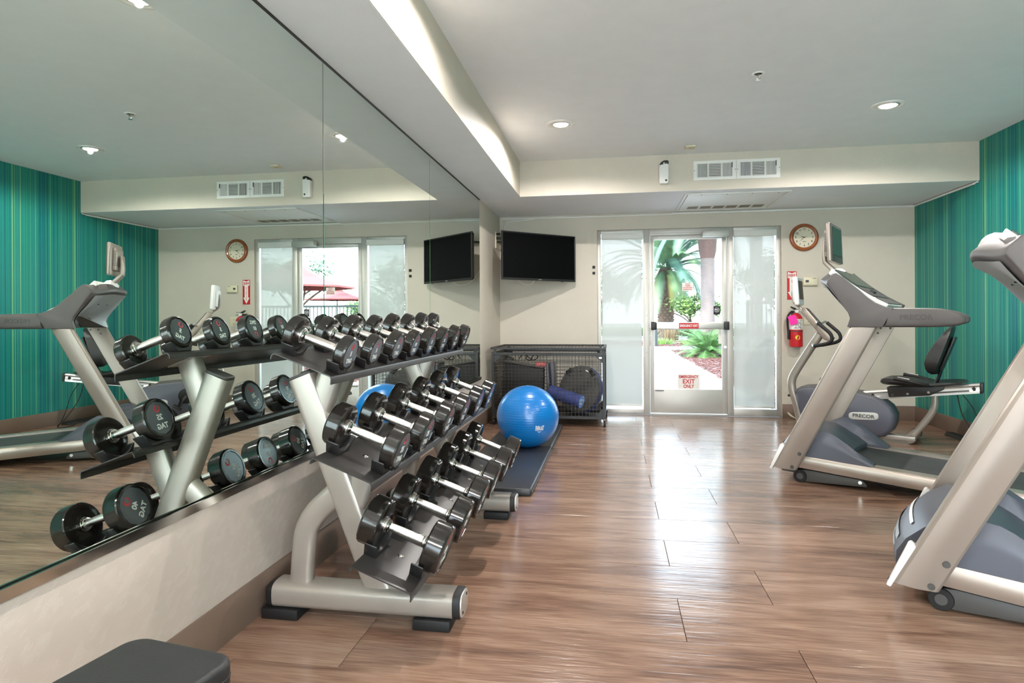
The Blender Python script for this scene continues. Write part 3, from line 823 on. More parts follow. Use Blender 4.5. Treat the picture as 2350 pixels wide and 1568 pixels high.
DBM = {'handle': m_knurl, 'collar': m_chrome, 'head': m_urethane, 'end_cap': m_cap, 'emblem': m_emblem, 'brand_lettering': m_lettersilver, 'weight_number': m_lettersilver}
SADDLE = {}
def saddle_mesh(R):
    if R in SADDLE: return SADDLE[R]
    cz = R + 0.014; w = R * 0.98; top = []
    a0 = math.asin(min(0.96, (w - 0.008) / (R + 0.002)))
    for i in range(9):
        a = -a0 * 0.88 + 2 * a0 * 0.88 * i / 8
        top.append(((R + 0.0015) * math.sin(a), cz - (R + 0.0015) * math.cos(a)))
    poly = [(-w * 0.62, 0), (w * 0.62, 0), (w, top[-1][1] + 0.002), (w * 0.97, top[-1][1] + 0.006)] + list(reversed(top)) + [(-w * 0.97, top[0][1] + 0.006), (-w, top[0][1] + 0.002)]
    bm = BM(); prism(bm, poly, 'x', -0.024, 0.024)
    SADDLE[R] = mesh_of('saddle', bm, 0.0015, 1)
    return SADDLE[R]

ORD = ['nearest the viewer', 'second from the viewer', 'third from the viewer', 'fourth from the viewer', 'fifth from the viewer', 'sixth from the viewer', 'seventh from the viewer', 'furthest from the viewer']
ROWN = {'top': 'top tray', 'mid': 'middle tray', 'bot': 'bottom tray'}
def dumbbell(w, row, i, y, fa, ba, last):
    L, R, T = SPEC[w]; c = TRAYS[row]; q = tpt(c, 0.0, R + 0.0142)
    t = thing('dumbbell', '%d pound black dumbbell on the %s, %s' % (w, ROWN[row], ORD[7] if last else ORD[i]), 'dumbbell', (q[0], y, q[1]), (0, TILT, 0), 'black dumbbells on the rack')
    d = db_meshes(w)
    link('handle', d['handle'], m_knurl, t, label='knurled chrome handle')
    for s_, ang in ((0, fa), (1, ba)):
        rot = (ang if not s_ else -ang, 0, PI if s_ else 0)
        link('collar', d['collar'], m_chrome, t, rot=(0, 0, PI if s_ else 0))
        hd = link('head', d['head'], m_urethane, t, rot=rot)
        for k in ('end_cap', 'emblem', 'brand_lettering', 'weight_number'):
            link(k, d[k], DBM[k], hd)
    for u in (-(L / 2 - T * 0.5), (L / 2 - T * 0.5)):
        u = max(-0.092, min(0.092, u)); p = tpt(c, u, 0.0003)
        o = link('saddle', saddle_mesh(R), m_saddle, rack, (p[0] - rack.location.x, y - rack.location.y, p[1]), (0, TILT, 0))
rowdef = {
    'top': ([5, 5, 10, 10, 15, 15, 20, 20], [2.14 + 0.2475 * i for i in range(8)], [0, 0, 0, 0, 0, 0, 0, 0], [-28, 5, 178, 6, 20, -10, 90, 4]),
    'mid': ([25, 25, 30, 30, 35, 35], [2.20 + 0.323 * i for i in range(6)], [-6, -4, 4, -8, 5, 0], [3, 4, 14, 4, 0, 30]),
    'bot': ([40, 40, 45, 45, 50, 50], [2.22 + 0.325 * i for i in range(6)], [8, 170, -20, 12, 30, -10], [52, 150, 48, 172, 60, 10])}
for row, (ws, ys, fa, ba) in rowdef.items():
    for i, (w, y) in enumerate(zip(ws, ys)):
        dumbbell(w, row, i, y, R_(fa[i]), R_(ba[i]), i == len(ws) - 1)
# ------------------------------------------------------------------ folding mat, ball, wire cage and its contents
mat_ = thing('folding_exercise_mat', 'black vinyl folding exercise mat under the blue ball', 'mat', (0.56, 5.4, 0))
for y0, y1 in ((4.06, 5.44), (5.45, 6.62)):
    bm = BM(); box2(bm, (0.27, y0, 0.001), (0.86, y1, 0.05)); part('panel', bm, m_vinylblack, mat_, bevel=0.012, seg=3, world=True)
bm = BM(); tube(bm, [(0.855, 4.075, 0.005), (0.864, 4.075, 0.026), (0.864, 5.43, 0.026)], 0.003, 6); tube(bm, [(0.864, 5.455, 0.026), (0.864, 6.61, 0.026)], 0.003, 6); part('piping', bm, m_vinylblack, mat_, world=True)

m_ball = mat('blue_ball_vinyl', (6, 112, 186), 0.28, var=0.05, vscale=3, spec=0.6, coat=0.2)
n, l = nodes_of(m_ball); tc = n.new('ShaderNodeTexCoord'); wv = n.new('ShaderNodeTexWave'); wv.bands_direction = 'Z'
wv.inputs['Scale'].default_value = 15.0; wv.inputs['Distortion'].default_value = 1.6; wv.inputs['Detail'].default_value = 2
wv.inputs['Detail Scale'].default_value = 0.8
l.new(tc.outputs['Object'], wv.inputs['Vector']); bp = n.new('ShaderNodeBump'); bp.inputs['Strength'].default_value = 0.13; bp.inputs['Distance'].default_value = 0.004
l.new(wv.outputs['Fac'], bp.inputs['Height']); l.new(bp.outputs[0], n['Principled BSDF'].inputs['Normal'])
BR = 0.272
ball = thing('exercise_ball', 'large shiny blue exercise ball on the black mat', 'ball', (0.656, 5.42, 0.05))
bm = BM(); bmesh.ops.create_uvsphere(bm, u_segments=64, v_segments=40, radius=BR)
for v in bm.verts:
    z = v.co.z
    v.co.z = max(-BR * 0.975, z * (0.985 if z > 0 else 1.0)); v.co.z += BR * 0.976
part('ball', bm, m_ball, ball)
# white wordmark wrapped on the ball
def on_ball(me, az, el, lift=0.0012):
    for v in me.vertices:
        a = az + v.co.x / BR; e = el + v.co.y / BR
        r = BR + lift + v.co.z
        v.co = (r * math.cos(e) * math.sin(a), -r * math.cos(e) * math.cos(a), r * math.sin(e) * 0.99 + BR * 0.976)
me = text_mesh('EVERLAST', 0.042, 0.0003, 0.0012)
xs = [v.co.x for v in me.vertices]; k = 0.078 / (max(xs) - min(xs))
for v in me.vertices:
    v.co.x *= k; v.co.y *= 1.1 + 9.0 * abs(v.co.x)
on_ball(me, R_(30), R_(-14)); link('wordmark', me, m_paper, ball, label='white printed wordmark')
bm = BM(); bm.faces.new([bm.verts.new(p) for p in [(-0.022, -0.026, 0), (0.0, -0.038, 0), (0.022, -0.026, 0), (0.012, -0.027, 0), (0.0, -0.031, 0), (-0.012, -0.027, 0)]])
me = mesh_of('underline', bm, smooth=0); on_ball(me, R_(30), R_(-14)); link('underline', me, m_paper, ball)
bm = BM(); lathe(bm, [(0.006, 0), (0.006, 0.002)], 10, at(0.656 - 0.656, 0, 2 * BR * 0.978)); part('valve_plug', bm, m_white, ball)

cage = thing('storage_cage', 'black wire mesh storage cage on casters in the corner', 'cage', (0.69, 7.13, 0))
CX0, CX1, CY0, CY1, CZ0, CZ1 = 0.075, 1.315, 6.74, 7.55, 0.085, 0.80
bm = BM()
for x in (CX0, CX1 - 0.03):
    for y in (CY0, CY1 - 0.03): box2(bm, (x, y, CZ0), (x + 0.03, y + 0.03, CZ1))
for z in (CZ0, CZ1 - 0.03):
    for y in (CY0, CY1 - 0.03): box2(bm, (CX0 + 0.03, y, z), (CX1 - 0.03, y + 0.03, z + 0.03))
    for x in (CX0, CX1 - 0.03): box2(bm, (x, CY0 + 0.03, z), (x + 0.03, CY1 - 0.03, z + 0.03))
part('frame', bm, m_black, cage, world=True, bevel=0.002, seg=1)
c_ = 0.085
def gusset(pl, ax, t0):
    bm = BM(); prism(bm, pl, ax, t0, t0 + 0.006); part('corner_gusset', bm, m_black, cage, world=True, smooth=0)
for x, sx in ((CX0 + 0.03, 1), (CX1 - 0.03, -1)):
    for z, sz in ((CZ0 + 0.03, 1), (CZ1 - 0.03, -1)):
        for yy_ in (CY0 + 0.006, CY1 - 0.012): gusset([(x, z), (x + sx * c_, z), (x, z + sz * c_)], 'y', yy_)
for y, sy in ((CY0 + 0.03, 1), (CY1 - 0.03, -1)):
    for z, sz in ((CZ0 + 0.03, 1), (CZ1 - 0.03, -1)):
        for x in (CX0 + 0.006, CX1 - 0.012): gusset([(y, z), (y + sy * c_, z), (y, z + sz * c_)], 'x', x)
WR = 0.0018
def wires(name, x0, x1, y0, y1, z0, z1, plane):
    bm = BM(); st = 0.0385
    def rod(a, b): 
        s = [abs(b[i] - a[i]) + 2 * WR if abs(b[i] - a[i]) > 0 else 2 * WR for i in range(3)]
        box(bm, [(a[i] + b[i]) / 2 for i in range(3)], s)
    if plane == 'y':
        for i in range(int((x1 - x0) / st) + 1): rod((x0 + i * st, y0, z0), (x0 + i * st, y0, z1))
        for i in range(int((z1 - z0) / st) + 1): rod((x0, y0 - WR, z0 + i * st), (x1, y0 - WR, z0 + i * st))
    elif plane == 'x':
        for i in range(int((y1 - y0) / st) + 1): rod((x0, y0 + i * st, z0), (x0, y0 + i * st, z1))
        for i in range(int((z1 - z0) / st) + 1): rod((x0 - WR, y0, z0 + i * st), (x0 - WR, y1, z0 + i * st))
    else:
        for i in range(int((x1 - x0) / st) + 1): rod((x0 + i * st, y0, z0), (x0 + i * st, y1, z0))
        for i in range(4): rod((x0, y0 + (i + 0.5) * (y1 - y0) / 4, z0 + WR), (x1, y0 + (i + 0.5) * (y1 - y0) / 4, z0 + WR))
    return part(name, bm, m_wire, cage, world=True, smooth=0, kind='stuff')
wires('mesh_panel', CX0 + 0.03, CX1 - 0.03, CY0 + 0.018, 0, CZ0 + 0.03, CZ1 - 0.03, 'y')
wires('mesh_panel', CX0 + 0.03, CX1 - 0.03, CY1 - 0.018, 0, CZ0 + 0.03, CZ1 - 0.03, 'y')
wires('mesh_panel', CX0 + 0.016, 0, CY0 + 0.03, CY1 - 0.03, CZ0 + 0.03, CZ1 - 0.03, 'x')
wires('mesh_panel', CX1 - 0.016, 0, CY0 + 0.03, CY1 - 0.03, CZ0 + 0.03, CZ1 - 0.03, 'x')
bm = BM(); box2(bm, (CX0 + 0.02, CY0 + 0.02, CZ0 + 0.004), (CX1 - 0.02, CY1 - 0.02, CZ0 + 0.012)); part('base_sheet', bm, m_black, cage, world=True, smooth=0)
# lid, slightly proud of the box
bm = BM(); LZ = 0.832
for a_, b_ in [((CX0 - 0.008, CY0 - 0.012), (CX1 + 0.006, CY0 + 0.02)), ((CX0 - 0.008, CY1 - 0.02), (CX1 + 0.006, CY1 + 0.008)), ((CX0 - 0.008, CY0 + 0.02), (CX0 + 0.022, CY1 - 0.02)), ((CX1 - 0.024, CY0 + 0.02), (CX1 + 0.006, CY1 - 0.02))]:
    box2(bm, (a_[0], a_[1], LZ), (b_[0], b_[1], LZ + 0.024))
lid = part('lid', bm, m_black, cage, world=True, bevel=0.002, seg=1)
wires('lid_mesh', CX0 + 0.022, CX1 - 0.024, CY0 + 0.02, CY1 - 0.02, LZ + 0.016, 0, 'z')
bm = BM()
for x in (CX0 + 0.05, CX1 - 0.08): box2(bm, (x, CY1 - 0.02, CZ1 - 0.02), (x + 0.03, CY1 + 0.004, LZ + 0.004)); 
for x in (CX0 + 0.02, CX1 - 0.06): box2(bm, (x, CY0 + 0.003, CZ1 - 0.002), (x + 0.03, CY0 + 0.02, LZ + 0.002))
part('hinge', bm, m_black, cage, world=True, smooth=0)
bm = BM(); box2(bm, (0.64, CY0 - 0.016, LZ - 0.008), (0.75, CY0 - 0.002, LZ + 0.014)); box2(bm, (0.635, CY0 - 0.006, CZ1 - 0.026), (0.745, CY0 + 0.001, CZ1 - 0.01)); part('latch', bm, m_black, cage, world=True, bevel=0.002, seg=1)
bm = BM(); lathe(bm, [(0.017, -0.002), (0.017, 0)], 20, at(1.262, CY0 + 0.005, 0.745, AXY) @ Matrix.Diagonal((1, 0.55, 1, 1))); part('oval_badge', bm, m_alu, cage, world=True)
bm = BM(); box2(bm, (0.565, CY0 - 0.002, 0.643), (0.682, CY0 + 0.01, 0.70)); plate = part('name_plate', bm, mat('maroon_plate', (92, 40, 40), 0.5), cage, world=True, bevel=0.002, seg=1)
letters('lettering', 'SPRI', mat('dusty_red_print', (190, 90, 84), 0.5), cage, at(0.6235 - 0.69, CY0 - 0.003 - 7.13, 0.672, FACE_NY), 0.04, 0.0004, 0.0006, width=0.098)
for i, (x, y) in enumerate(((CX0 + 0.02, CY0 + 0.02), (CX1 - 0.012, CY0 + 0.01), (CX1 - 0.0, CY1 - 0.06), (CX0 + 0.02, CY1 - 0.06))):
    bm = BM(); lathe(bm, [(0.022, 0.088), (0.022, 0.082), (0.014, 0.076)], 14, at(x, y, 0))
    for s_ in (-1, 1): prism(bm, [(y - 0.014, 0.08), (y + 0.02, 0.08), (y + 0.028, 0.04), (y + 0.012, 0.04)], 'x', x + s_ * 0.014 - 0.0015, x + s_ * 0.014 + 0.0015)
    ca = part('caster', bm, m_chrome, cage, world=True)
    bm = BM(); lathe(bm, [(0.034, -0.010), (0.036, -0.006), (0.036, 0.006), (0.034, 0.010)], 20, at(x, y + 0.02, 0.036, AXX))
    for v in bm.verts: v.co -= cage.location
    link('wheel', mesh_of('wheel', bm), m_rubber, ca)

# contents of the cage
t = thing('step_platform', 'tall dark folded step platform leaning at the left inside the cage', 'step platform', (0.36, 7.0, 0.098))
bm = BM(); prism(bm, [(-0.22, 0.0), (0.24, 0.0), (0.25, 0.50), (-0.20, 0.575)], 'y', 0.06, 0.26); part('deck', bm, m_rubber, t, bevel=0.01)
bm = BM(); prism(bm, [(-0.205, 0.578), (0.245, 0.503), (0.25, 0.512), (-0.20, 0.59)], 'y', 0.05, 0.27); part('top_edge', bm, m_darkplastic, t, bevel=0.003)
bm = BM(); prism(bm, [(-0.23, 0.0), (-0.14, 0.0), (-0.14, 0.60), (-0.21, 0.62)], 'y', 0.28, 0.42); part('riser', bm, m_rubber, t, bevel=0.008)
t = thing('folded_mat_boards', 'two slim slate-grey boards standing beside the step platform in the cage', 'board', (0.66, 7.0, 0.098))
for dx, dy in ((0.0, 0.0), (0.052, 0.05)):
    bm = BM(); prism(bm, [(0.0 + dx, 0), (0.032 + dx, 0), (0.006 + dx, 0.555), (-0.026 + dx, 0.555)], 'y', 0.09 + dy, 0.40 + dy); part('board', bm, m_bluegrey, t, bevel=0.006)
t = thing('balance_trainer', 'round dark balance trainer with a blue rim tilted inside the cage', 'balance trainer', (1.02, 7.13, 0.366), (R_(76), 0, R_(-30)))
bm = BM(); lathe(bm, [(0.001, 0.03), (0.10, 0.032), (0.24, 0.03), (0.264, 0.022), (0.272, 0.0), (0.262, -0.012), (0.001, -0.012)], 48, cap0=False, cap1=False); part('platform', bm, m_darkplastic, t)
bm = BM(); lathe(bm, [(0.25, -0.013), (0.268, -0.013), (0.275, -0.03), (0.272, -0.055), (0.25, -0.062)], 48, cap0=False, cap1=False); part('rim', bm, m_bluefoam, t, label='blue rim')
bm = BM(); lathe(bm, [(0.248, -0.06), (0.235, -0.085), (0.19, -0.12), (0.11, -0.145), (0.001, -0.15)], 40, cap0=True, cap1=False); part('dome', bm, m_bluefoam, t)
bm = BM()
for a in range(0, 360, 45): lathe(bm, [(0.009, 0.031), (0.007, 0.036)], 8, at(0.2 * math.cos(R_(a)), 0.2 * math.sin(R_(a)), 0))
part('rubber_studs', bm, m_rubber, t)
for s_ in (-1, 1):
    bm = BM(); box(bm, (s_ * 0.155, 0.19, 0.03), (0.09, 0.05, 0.018), Matrix.Rotation(s_ * -0.7, 3, 'Z')); part('carry_handle', bm, m_rubber, t, bevel=0.006)
bm = BM(); box(bm, (0.09, 0.205, 0.0335), (0.05, 0.012, 0.002), Matrix.Rotation(-0.42, 3, 'Z')); part('sticker', bm, m_paper, t, smooth=0)
t = thing('foam_roller', 'blue foam roller lying across the front of the cage', 'foam roller', (0.70, 6.99, 0.355), (0, R_(104), R_(-24)))
bm = BM(); lathe(bm, [(0.066, 0.0), (0.072, 0.004), (0.072, 0.396), (0.068, 0.40)], 32); part('roll', bm, m_bluefoam, t)
bm = BM(); lathe(bm, [(0.067, 0.4003), (0.067, 0.4025), (0.001, 0.4025)], 32, cap1=False); part('end_face', bm, m_blueend, t, label='pale blue end face')
bm = BM(); lathe(bm, [(0.032, 0.4028), (0.032, 0.4034), (0.024, 0.4034), (0.024, 0.4028)], 24, cap0=False, cap1=False); part('printed_ring', bm, m_paper, t)
bm = BM()
pts = crom([(0.34, 7.02, 0.71), (0.40, 6.98, 0.785), (0.44, 7.0, 0.76), (0.42, 7.03, 0.715), (0.47, 7.02, 0.70), (0.52, 6.99, 0.765), (0.56, 7.0, 0.735), (0.50, 7.03, 0.70), (0.45, 7.0, 0.735), (0.38, 7.0, 0.775)], 6)
tube(bm, pts, 0.006, 8)
solo('resistance_cord', bm, m_rubber, 'tangled black resistance cord lying on top of the step platform', 'cord')
bm = BM(); box2(bm, (0.75, 7.20, 0.098), (1.25, 7.50, 0.118)); 
solo('flat_pad', bm, m_rubber, 'flat black pad lying on the floor of the cage', 'pad', bevel=0.008)
# ------------------------------------------------------------------ treadmills (local x: front to rear, local y: across, away from the viewer)
TW = 1.02; DI = 0.03   # overall width; inset of the deck from the uprights
HOOD_S = [(.478, 1.104), (.496, 1.164), (.484, 1.201), (.455, 1.244), (.411, 1.301), (.372, 1.348), (.337, 1.398), (.343, 1.422), (.392, 1.469), (.446, 1.437), (.495, 1.392), (.542, 1.348), (.589, 1.300), (.634, 1.265), (.680, 1.243), (.707, 1.232), (.744, 1.229), (.684, 1.104)]
HOOD_C = [(.640, 1.215), (.615, 1.220), (.570, 1.236), (.520, 1.262), (.450, 1.310), (.375, 1.360), (.290, 1.418), (.286, 1.440), (.345, 1.490), (.412, 1.452), (.470, 1.402), (.522, 1.355), (.572, 1.306), (.618, 1.268), (.655, 1.246), (.680, 1.234), (.700, 1.228), (.680, 1.212)]
def hood_sec(w, off=0.0):
    e = min(w, TW - w); s = max(0.0, min(1.0, (e - 0.055) / 0.26)); s = s * s * (3 - 2 * s)
    bow = math.sin(PI * w / TW)
    rd = 0.022 * max(0.0, 1 - e / 0.16) ** 2
    return [(a[0] * (1 - s) + b[0] * s - (0.034 * bow if 4 <= i <= 8 else 0) + (rd if 5 <= i <= 8 else 0.5 * rd if i in (4, 9) else 0), w, a[1] * (1 - s) + b[1] * s) for i, (a, b) in enumerate(zip(HOOD_S, HOOD_C))]
def rail_z(l): return 0.214 - 0.06 * l

def treadmill(loc, ang, lbl, screen=True):
    t = thing('treadmill', lbl, 'treadmill', (loc[0], loc[1], 0), (0, 0, ang), 'treadmills facing the mirrors')
    # uprights: leaning box columns with a creased outer face
    for side in (0, 1):
        secs = []
        for z, dl, tw in ((0.112, 0.0, 0.160), (1.104, 0.492, 0.163)):
            cs = [(0.004, 0.040), (0.004, 0.020), (0.012, 0.006), (0.024, 0.0), (0.090, 0.0), (tw - 0.010, 0.020), (tw, 0.030), (tw, 0.056), (0.012, 0.056)]
            sec = []
            for l_, w_ in cs:
                zz = z - (0.07 * l_ if z < 0.5 else 0)
                sec.append((l_ + dl - 0.006, w_ if side == 0 else TW - w_, zz))
            secs.append(sec)
        bm = BM(); loft(bm, secs); up = part('upright', bm, m_tread, t, bevel=0.003, seg=2, smooth=22)
        s0 = 0 if side == 0 else 1
        yy = -0.0015 if side == 0 else TW + 0.0015
        bm = BM()
        for l_, z_ in ((0.180, 0.222), (0.131, 0.125)): lathe(bm, [(0.013, 0), (0.012, 0.002), (0.006, 0.002)], 14, at(l_, 0.006 if side == 0 else TW - 0.006, z_, AXY if side else AXY @ Matrix.Rotation(PI, 4, 'X')))
        part('bolt', bm, m_darkplastic, t)
        bm = BM()
        prism(bm, [(-0.020, 0.098), (-0.004, 0.092), (0.082, 0.268), (0.064, 0.282), (0.054, 0.276)], 'y', (0.002 if side == 0 else TW - 0.05), (0.05 if side == 0 else TW - 0.002))
        br = part('front_bracket', bm, m_white, t, bevel=0.004)
        bm = BM()
        for l_, z_ in ((-0.006, 0.12), (0.056, 0.25)): lathe(bm, [(0.007, 0), (0.007, 0.004)], 8, at(l_ - 0.006, 0.02 if side == 0 else TW - 0.02, z_, Matrix.Rotation(R_(-65), 4, 'Y')))
        part('bracket_screw', bm, m_darkplastic, t)
        bm = BM()
        for l_, z_ in ((0.553, 1.083), (0.618, 1.083), (0.534, 1.045)): lathe(bm, [(0.008, 0), (0.008, 0.003)], 10, at(l_, 0.056 if side == 0 else TW - 0.056, z_, AXY if side == 0 else AXY @ Matrix.Rotation(PI, 4, 'X')))
        part('bolt', bm, m_darkplastic, t)
    # console hood lofted across
    ws = [0.0, 0.02, 0.05, 0.09, 0.14, 0.2, 0.27, 0.35, 0.43, 0.51, 0.59, 0.67, 0.75, 0.82, 0.88, 0.93, 0.97, 1.0, TW]
    bm = BM(); loft(bm, [hood_sec(w) for w in ws]); part('console_hood', bm, m_grey, t, bevel=0.006, seg=2, smooth=40)
    # pale concave underside facing forward
    bm = BM(); secs = []
    for w in [0.06 + (TW - 0.12) * i / 16 for i in range(17)]:
        s = hood_sec(w)[0:7]
        # walk 0..6 with offset forward/down
        secs.append([(p[0] - 0.006, p[1], p[2] - 0.004) for p in s])
    for s in secs:
        f = s[-1]; s[-1] = (f[0] + 0.012, f[1], f[2] - 0.016)
    loft(bm, secs, caps=False, closed=False); part('hood_underside', bm, m_ltgrey, t, smooth=50)
    bm = BM()
    for w_ in (0.38, 0.64): box(bm, (0.41, w_, 1.318), (0.02, 0.03, 0.02))
    part('underside_slot', bm, m_ink, t, smooth=0)
    # console face: bezel, displays, keypad, clip
    def slope(l): return 1.490 - (l - 0.345) * 0.79 + (0.06 * ((l - 0.345) / 0.3) * ((l - 0.345) / 0.3 - 1))
    def slab(l0, l1, w0, w1, up, th, m, name, bev=0.004, **kw):
        bm = BM(); n = 6; secs = []
        for i in range(n + 1):
            l_ = l0 + (l1 - l0) * i / n; z_ = slope(l_)
            secs.append([(l_ + up * 0.6, w0, z_ + up), (l_ + up * 0.6, w1, z_ + up), (l_ + (up - th) * 0.6, w1, z_ + up - th), (l_ + (up - th) * 0.6, w0, z_ + up - th)])
        loft(bm, secs); return part(name, bm, m, t, bevel=bev, seg=1, **kw)
    slab(0.352, 0.69, 0.12, TW - 0.12, 0.024, 0.035, m_white, 'console_bezel')
    slab(0.365, 0.50, 0.145, TW - 0.145, 0.034, 0.02, m_screengrey, 'display_panel')
    slab(0.505, 0.60, 0.145, TW - 0.145, 0.032, 0.02, m_darkplastic, 'keypad')
    slab(0.608, 0.682, 0.16, TW - 0.16, 0.030, 0.02, m_grey, 'accessory_tray')
    slab(0.355, 0.70, TW - 0.122, TW - 0.098, 0.036, 0.05, m_darkplastic, 'side_lip')
    bm = BM(); box(bm, (0.575, 0.40, slope(0.575) + 0.045), (0.03, 0.10, 0.03), Matrix.Rotation(R_(38), 3, 'Y')); part('safety_key', bm, m_black, t, bevel=0.006)
    # handrails
    for side in (0, 1):
        y0 = 0.0 if side == 0 else TW
        sg = 1 if side == 0 else -1
        secs = []
        for l_, z0, z1, wd, sh in ((0.690, 1.104, 1.2285, 0.085, 0.0), (0.80, 1.104, 1.228, 0.085, 0.0), (0.92, 1.105, 1.2255, 0.084, 0.0), (0.99, 1.107, 1.222, 0.082, 0.001), (1.04, 1.110, 1.210, 0.076, 0.004), (1.08, 1.116, 1.194, 0.066, 0.008), (1.105, 1.126, 1.178, 0.048, 0.015), (1.116, 1.138, 1.166, 0.026, 0.024)):
            zc, hz, hw = (z0 + z1) / 2, (z1 - z0) / 2, wd / 2
            dl = 0.045 if l_ < 0.7 else 0.0
            secs.append([(l_ + (dl * 0.5 * (1 + math.sin(th))), y0 + sg * (sh + hw + hw * math.copysign(abs(math.cos(th)) ** 0.5, math.cos(th))), zc + hz * math.copysign(abs(math.sin(th)) ** 0.5, math.sin(th))) for th in [2 * PI * k / 24 for k in range(24)]])
        bm = BM(); loft(bm, secs); hr = part('handrail', bm, m_grey, t, smooth=50)
        if side == 0:
            letters('lettering', 'PRECOR', m_darkplastic, t, at(0.865, -0.0006, 1.166, FACE_NY), 0.046, 0.001, 0.001, width=0.175)
        else:
            letters('lettering', 'PRECOR', m_darkplastic, t, at(0.865, TW + 0.0006, 1.166, Matrix.Rotation(PI, 4, 'Z') @ FACE_NY), 0.046, 0.001, 0.001, width=0.175)
    bm = BM(); 
    # television on a bent arm
    c = TW / 2
    bm = BM(); lathe(bm, [(0.075, -0.02), (0.07, 0.015), (0.05, 0.035), (0.02, 0.045)], 20, at(0.335, c, 1.480, Matrix.Rotation(R_(-42), 4, 'Y')) @ Matrix.Diagonal((0.8, 1.6, 1, 1))); part('neck', bm, m_white, t)
    if screen:
        bm = BM(); loft(bm, [[(p[0], c - hw, p[1]), (p[0], c + hw, p[1]), (p[2], c + hw, p[3]), (p[2], c - hw, p[3])] for p, hw in (((0.345, 1.50, 0.315, 1.485), 0.05), ((0.262, 1.590, 0.238, 1.575), 0.045), ((0.258, 1.64, 0.234, 1.63), 0.045), ((0.262, 1.745, 0.240, 1.75), 0.045))]); part('tv_arm', bm, m_tread, t, bevel=0.006)
        RT = Matrix.Rotation(R_(-2), 3, 'Y')
        bm = BM(); box(bm, (0.288, c, 1.712), (0.034, 0.26, 0.20), RT); part('tv_back', bm, m_tread, t, bevel=0.01)
        bm = BM(); box(bm, (0.312, c, 1.712), (0.030, 0.40, 0.285), RT); part('tv_housing', bm, m_tread, t, bevel=0.012, seg=3)
        bm = BM(); box(bm, (0.3285, c, 1.712), (0.006, 0.392, 0.275), RT); part('tv_bezel', bm, m_darkplastic, t, bevel=0.002)
        bm = BM(); box(bm, (0.332, c, 1.727), (0.003, 0.32, 0.205), RT); part('tv_screen', bm, m_screengrey, t, smooth=0, label='dark grey-green screen')
        bm = BM()
        for k in range(14): box(bm, (0.2875, c, 1.655 + k * 0.010), (0.0345, 0.262, 0.0035), RT)
        part('tv_vents', bm, m_darkplastic, t, smooth=0)
    # deck: belt, side rails, rear end, motor cover
    bm = BM()
    secs = []
    for l_ in (0.30, 1.0, 1.86): secs.append([(l_, 0.18, rail_z(l_) - 0.018), (l_, TW - 0.18, rail_z(l_) - 0.018), (l_, TW - 0.18, rail_z(l_) - 0.045), (l_, 0.18, rail_z(l_) - 0.045)])
    loft(bm, secs); part('belt', bm, m_belt, t, smooth=0)
    for side in (0, 1):
        f = (lambda w_: w_ + DI) if side == 0 else (lambda w_: TW - DI - w_)
        secs = []
        for l_ in (0.14, 1.92):
            z = rail_z(l_)
            secs.append([(l_ + dl, f(w_), z + dz) for w_, dz, dl in ((0.152, -0.004, 0.045), (0.070, -0.002, 0.05), (0.058, -0.006, 0.045), (0.052, -0.016, 0.04), (0.046, -0.04, 0.03), (0.046, -0.07, 0.012), (0.056, -0.094, 0.0), (0.09, -0.1, 0.0), (0.152, -0.1, 0.0))])
        bm = BM(); loft(bm, secs); part('side_rail', bm, m_treadrail, t, smooth=30)
        bm = BM(); box(bm, (1.965, f(0.10), rail_z(1.95) - 0.05), (0.07, 0.115, 0.098), Matrix.Rotation(R_(3.4), 3, 'Y')); part('rear_cap', bm, m_bluegrey, t, bevel=0.012)
        bm = BM(); lathe(bm, [(0.03, 0.0), (0.026, 0.02), (0.012, 0.022), (0.012, max(0.03, rail_z(1.9) - 0.09))], 16, at(1.90, f(0.11), 0)); part('rear_foot', bm, m_rubber, t)
        # lift arm with roller
        bm = BM(); prism(bm, [(0.150, 0.020), (0.205, 0.012), (0.575, 0.030), (0.572, 0.045), (0.545, 0.074), (0.21, 0.094), (0.165, 0.09)], 'y', f(0.086), f(0.10)); part('lift_arm', bm, m_darkplastic, t, bevel=0.003)
        bm = BM(); lathe(bm, [(0.042, -0.018), (0.045, -0.012), (0.045, 0.012), (0.042, 0.018)], 26, at(0.158, f(0.098), 0.0455, AXY)); part('roller', bm, m_rubber, t)
        bm = BM(); lathe(bm, [(0.022, -0.021), (0.022, 0.021)], 20, at(0.158, f(0.098), 0.0455, AXY)); part('roller_hub', bm, m_darkplastic, t)
        bm = BM(); lathe(bm, [(0.012, -0.004), (0.012, 0.004)], 14, at(0.535, f(0.086), 0.056, AXY)); part('pivot_bolt', bm, m_chrome, t)
        # swept fairing beside the belt
        bm = BM()
        prof = [(0.06, .215), (0.15, .30), (0.245, .355), (0.30, .378), (0.345, .372), (0.39, .350), (.455, .305), (.512, .262), (.57, .222), (.618, .190), (.60, .180), (0.06, .19)]
        rows = []
        for w_, k_ in ((0.056, 0.0), (0.062, 0.75), (0.085, 1.0), (0.125, 0.88), (0.16, 0.35)):
            row = []
            for l_, z_ in prof:
                b_ = rail_z(l_) - 0.012
                row.append((l_, f(w_), b_ + max(0.0, z_ - b_) * (k_ if k_ > 0 else 0.55)))
            rows.append(row)
        loft(bm, rows); part('fairing', bm, m_bluegrey, t, smooth=42)
    bm = BM(); box(bm, (1.945, TW / 2, rail_z(1.95) - 0.045), (0.10, TW - 0.38, 0.075)); part('rear_roller_cover', bm, m_bluegrey, t, bevel=0.02, seg=3)
    CVS = [(.0, .085), (-.032, .14), (-.030, .205), (.005, .27), (.065, .332), (.155, .375), (.25, .362), (.32, .325), (.38, .285), (.43, .25), (.475, .215), (.47, .17), (.10, .085)]
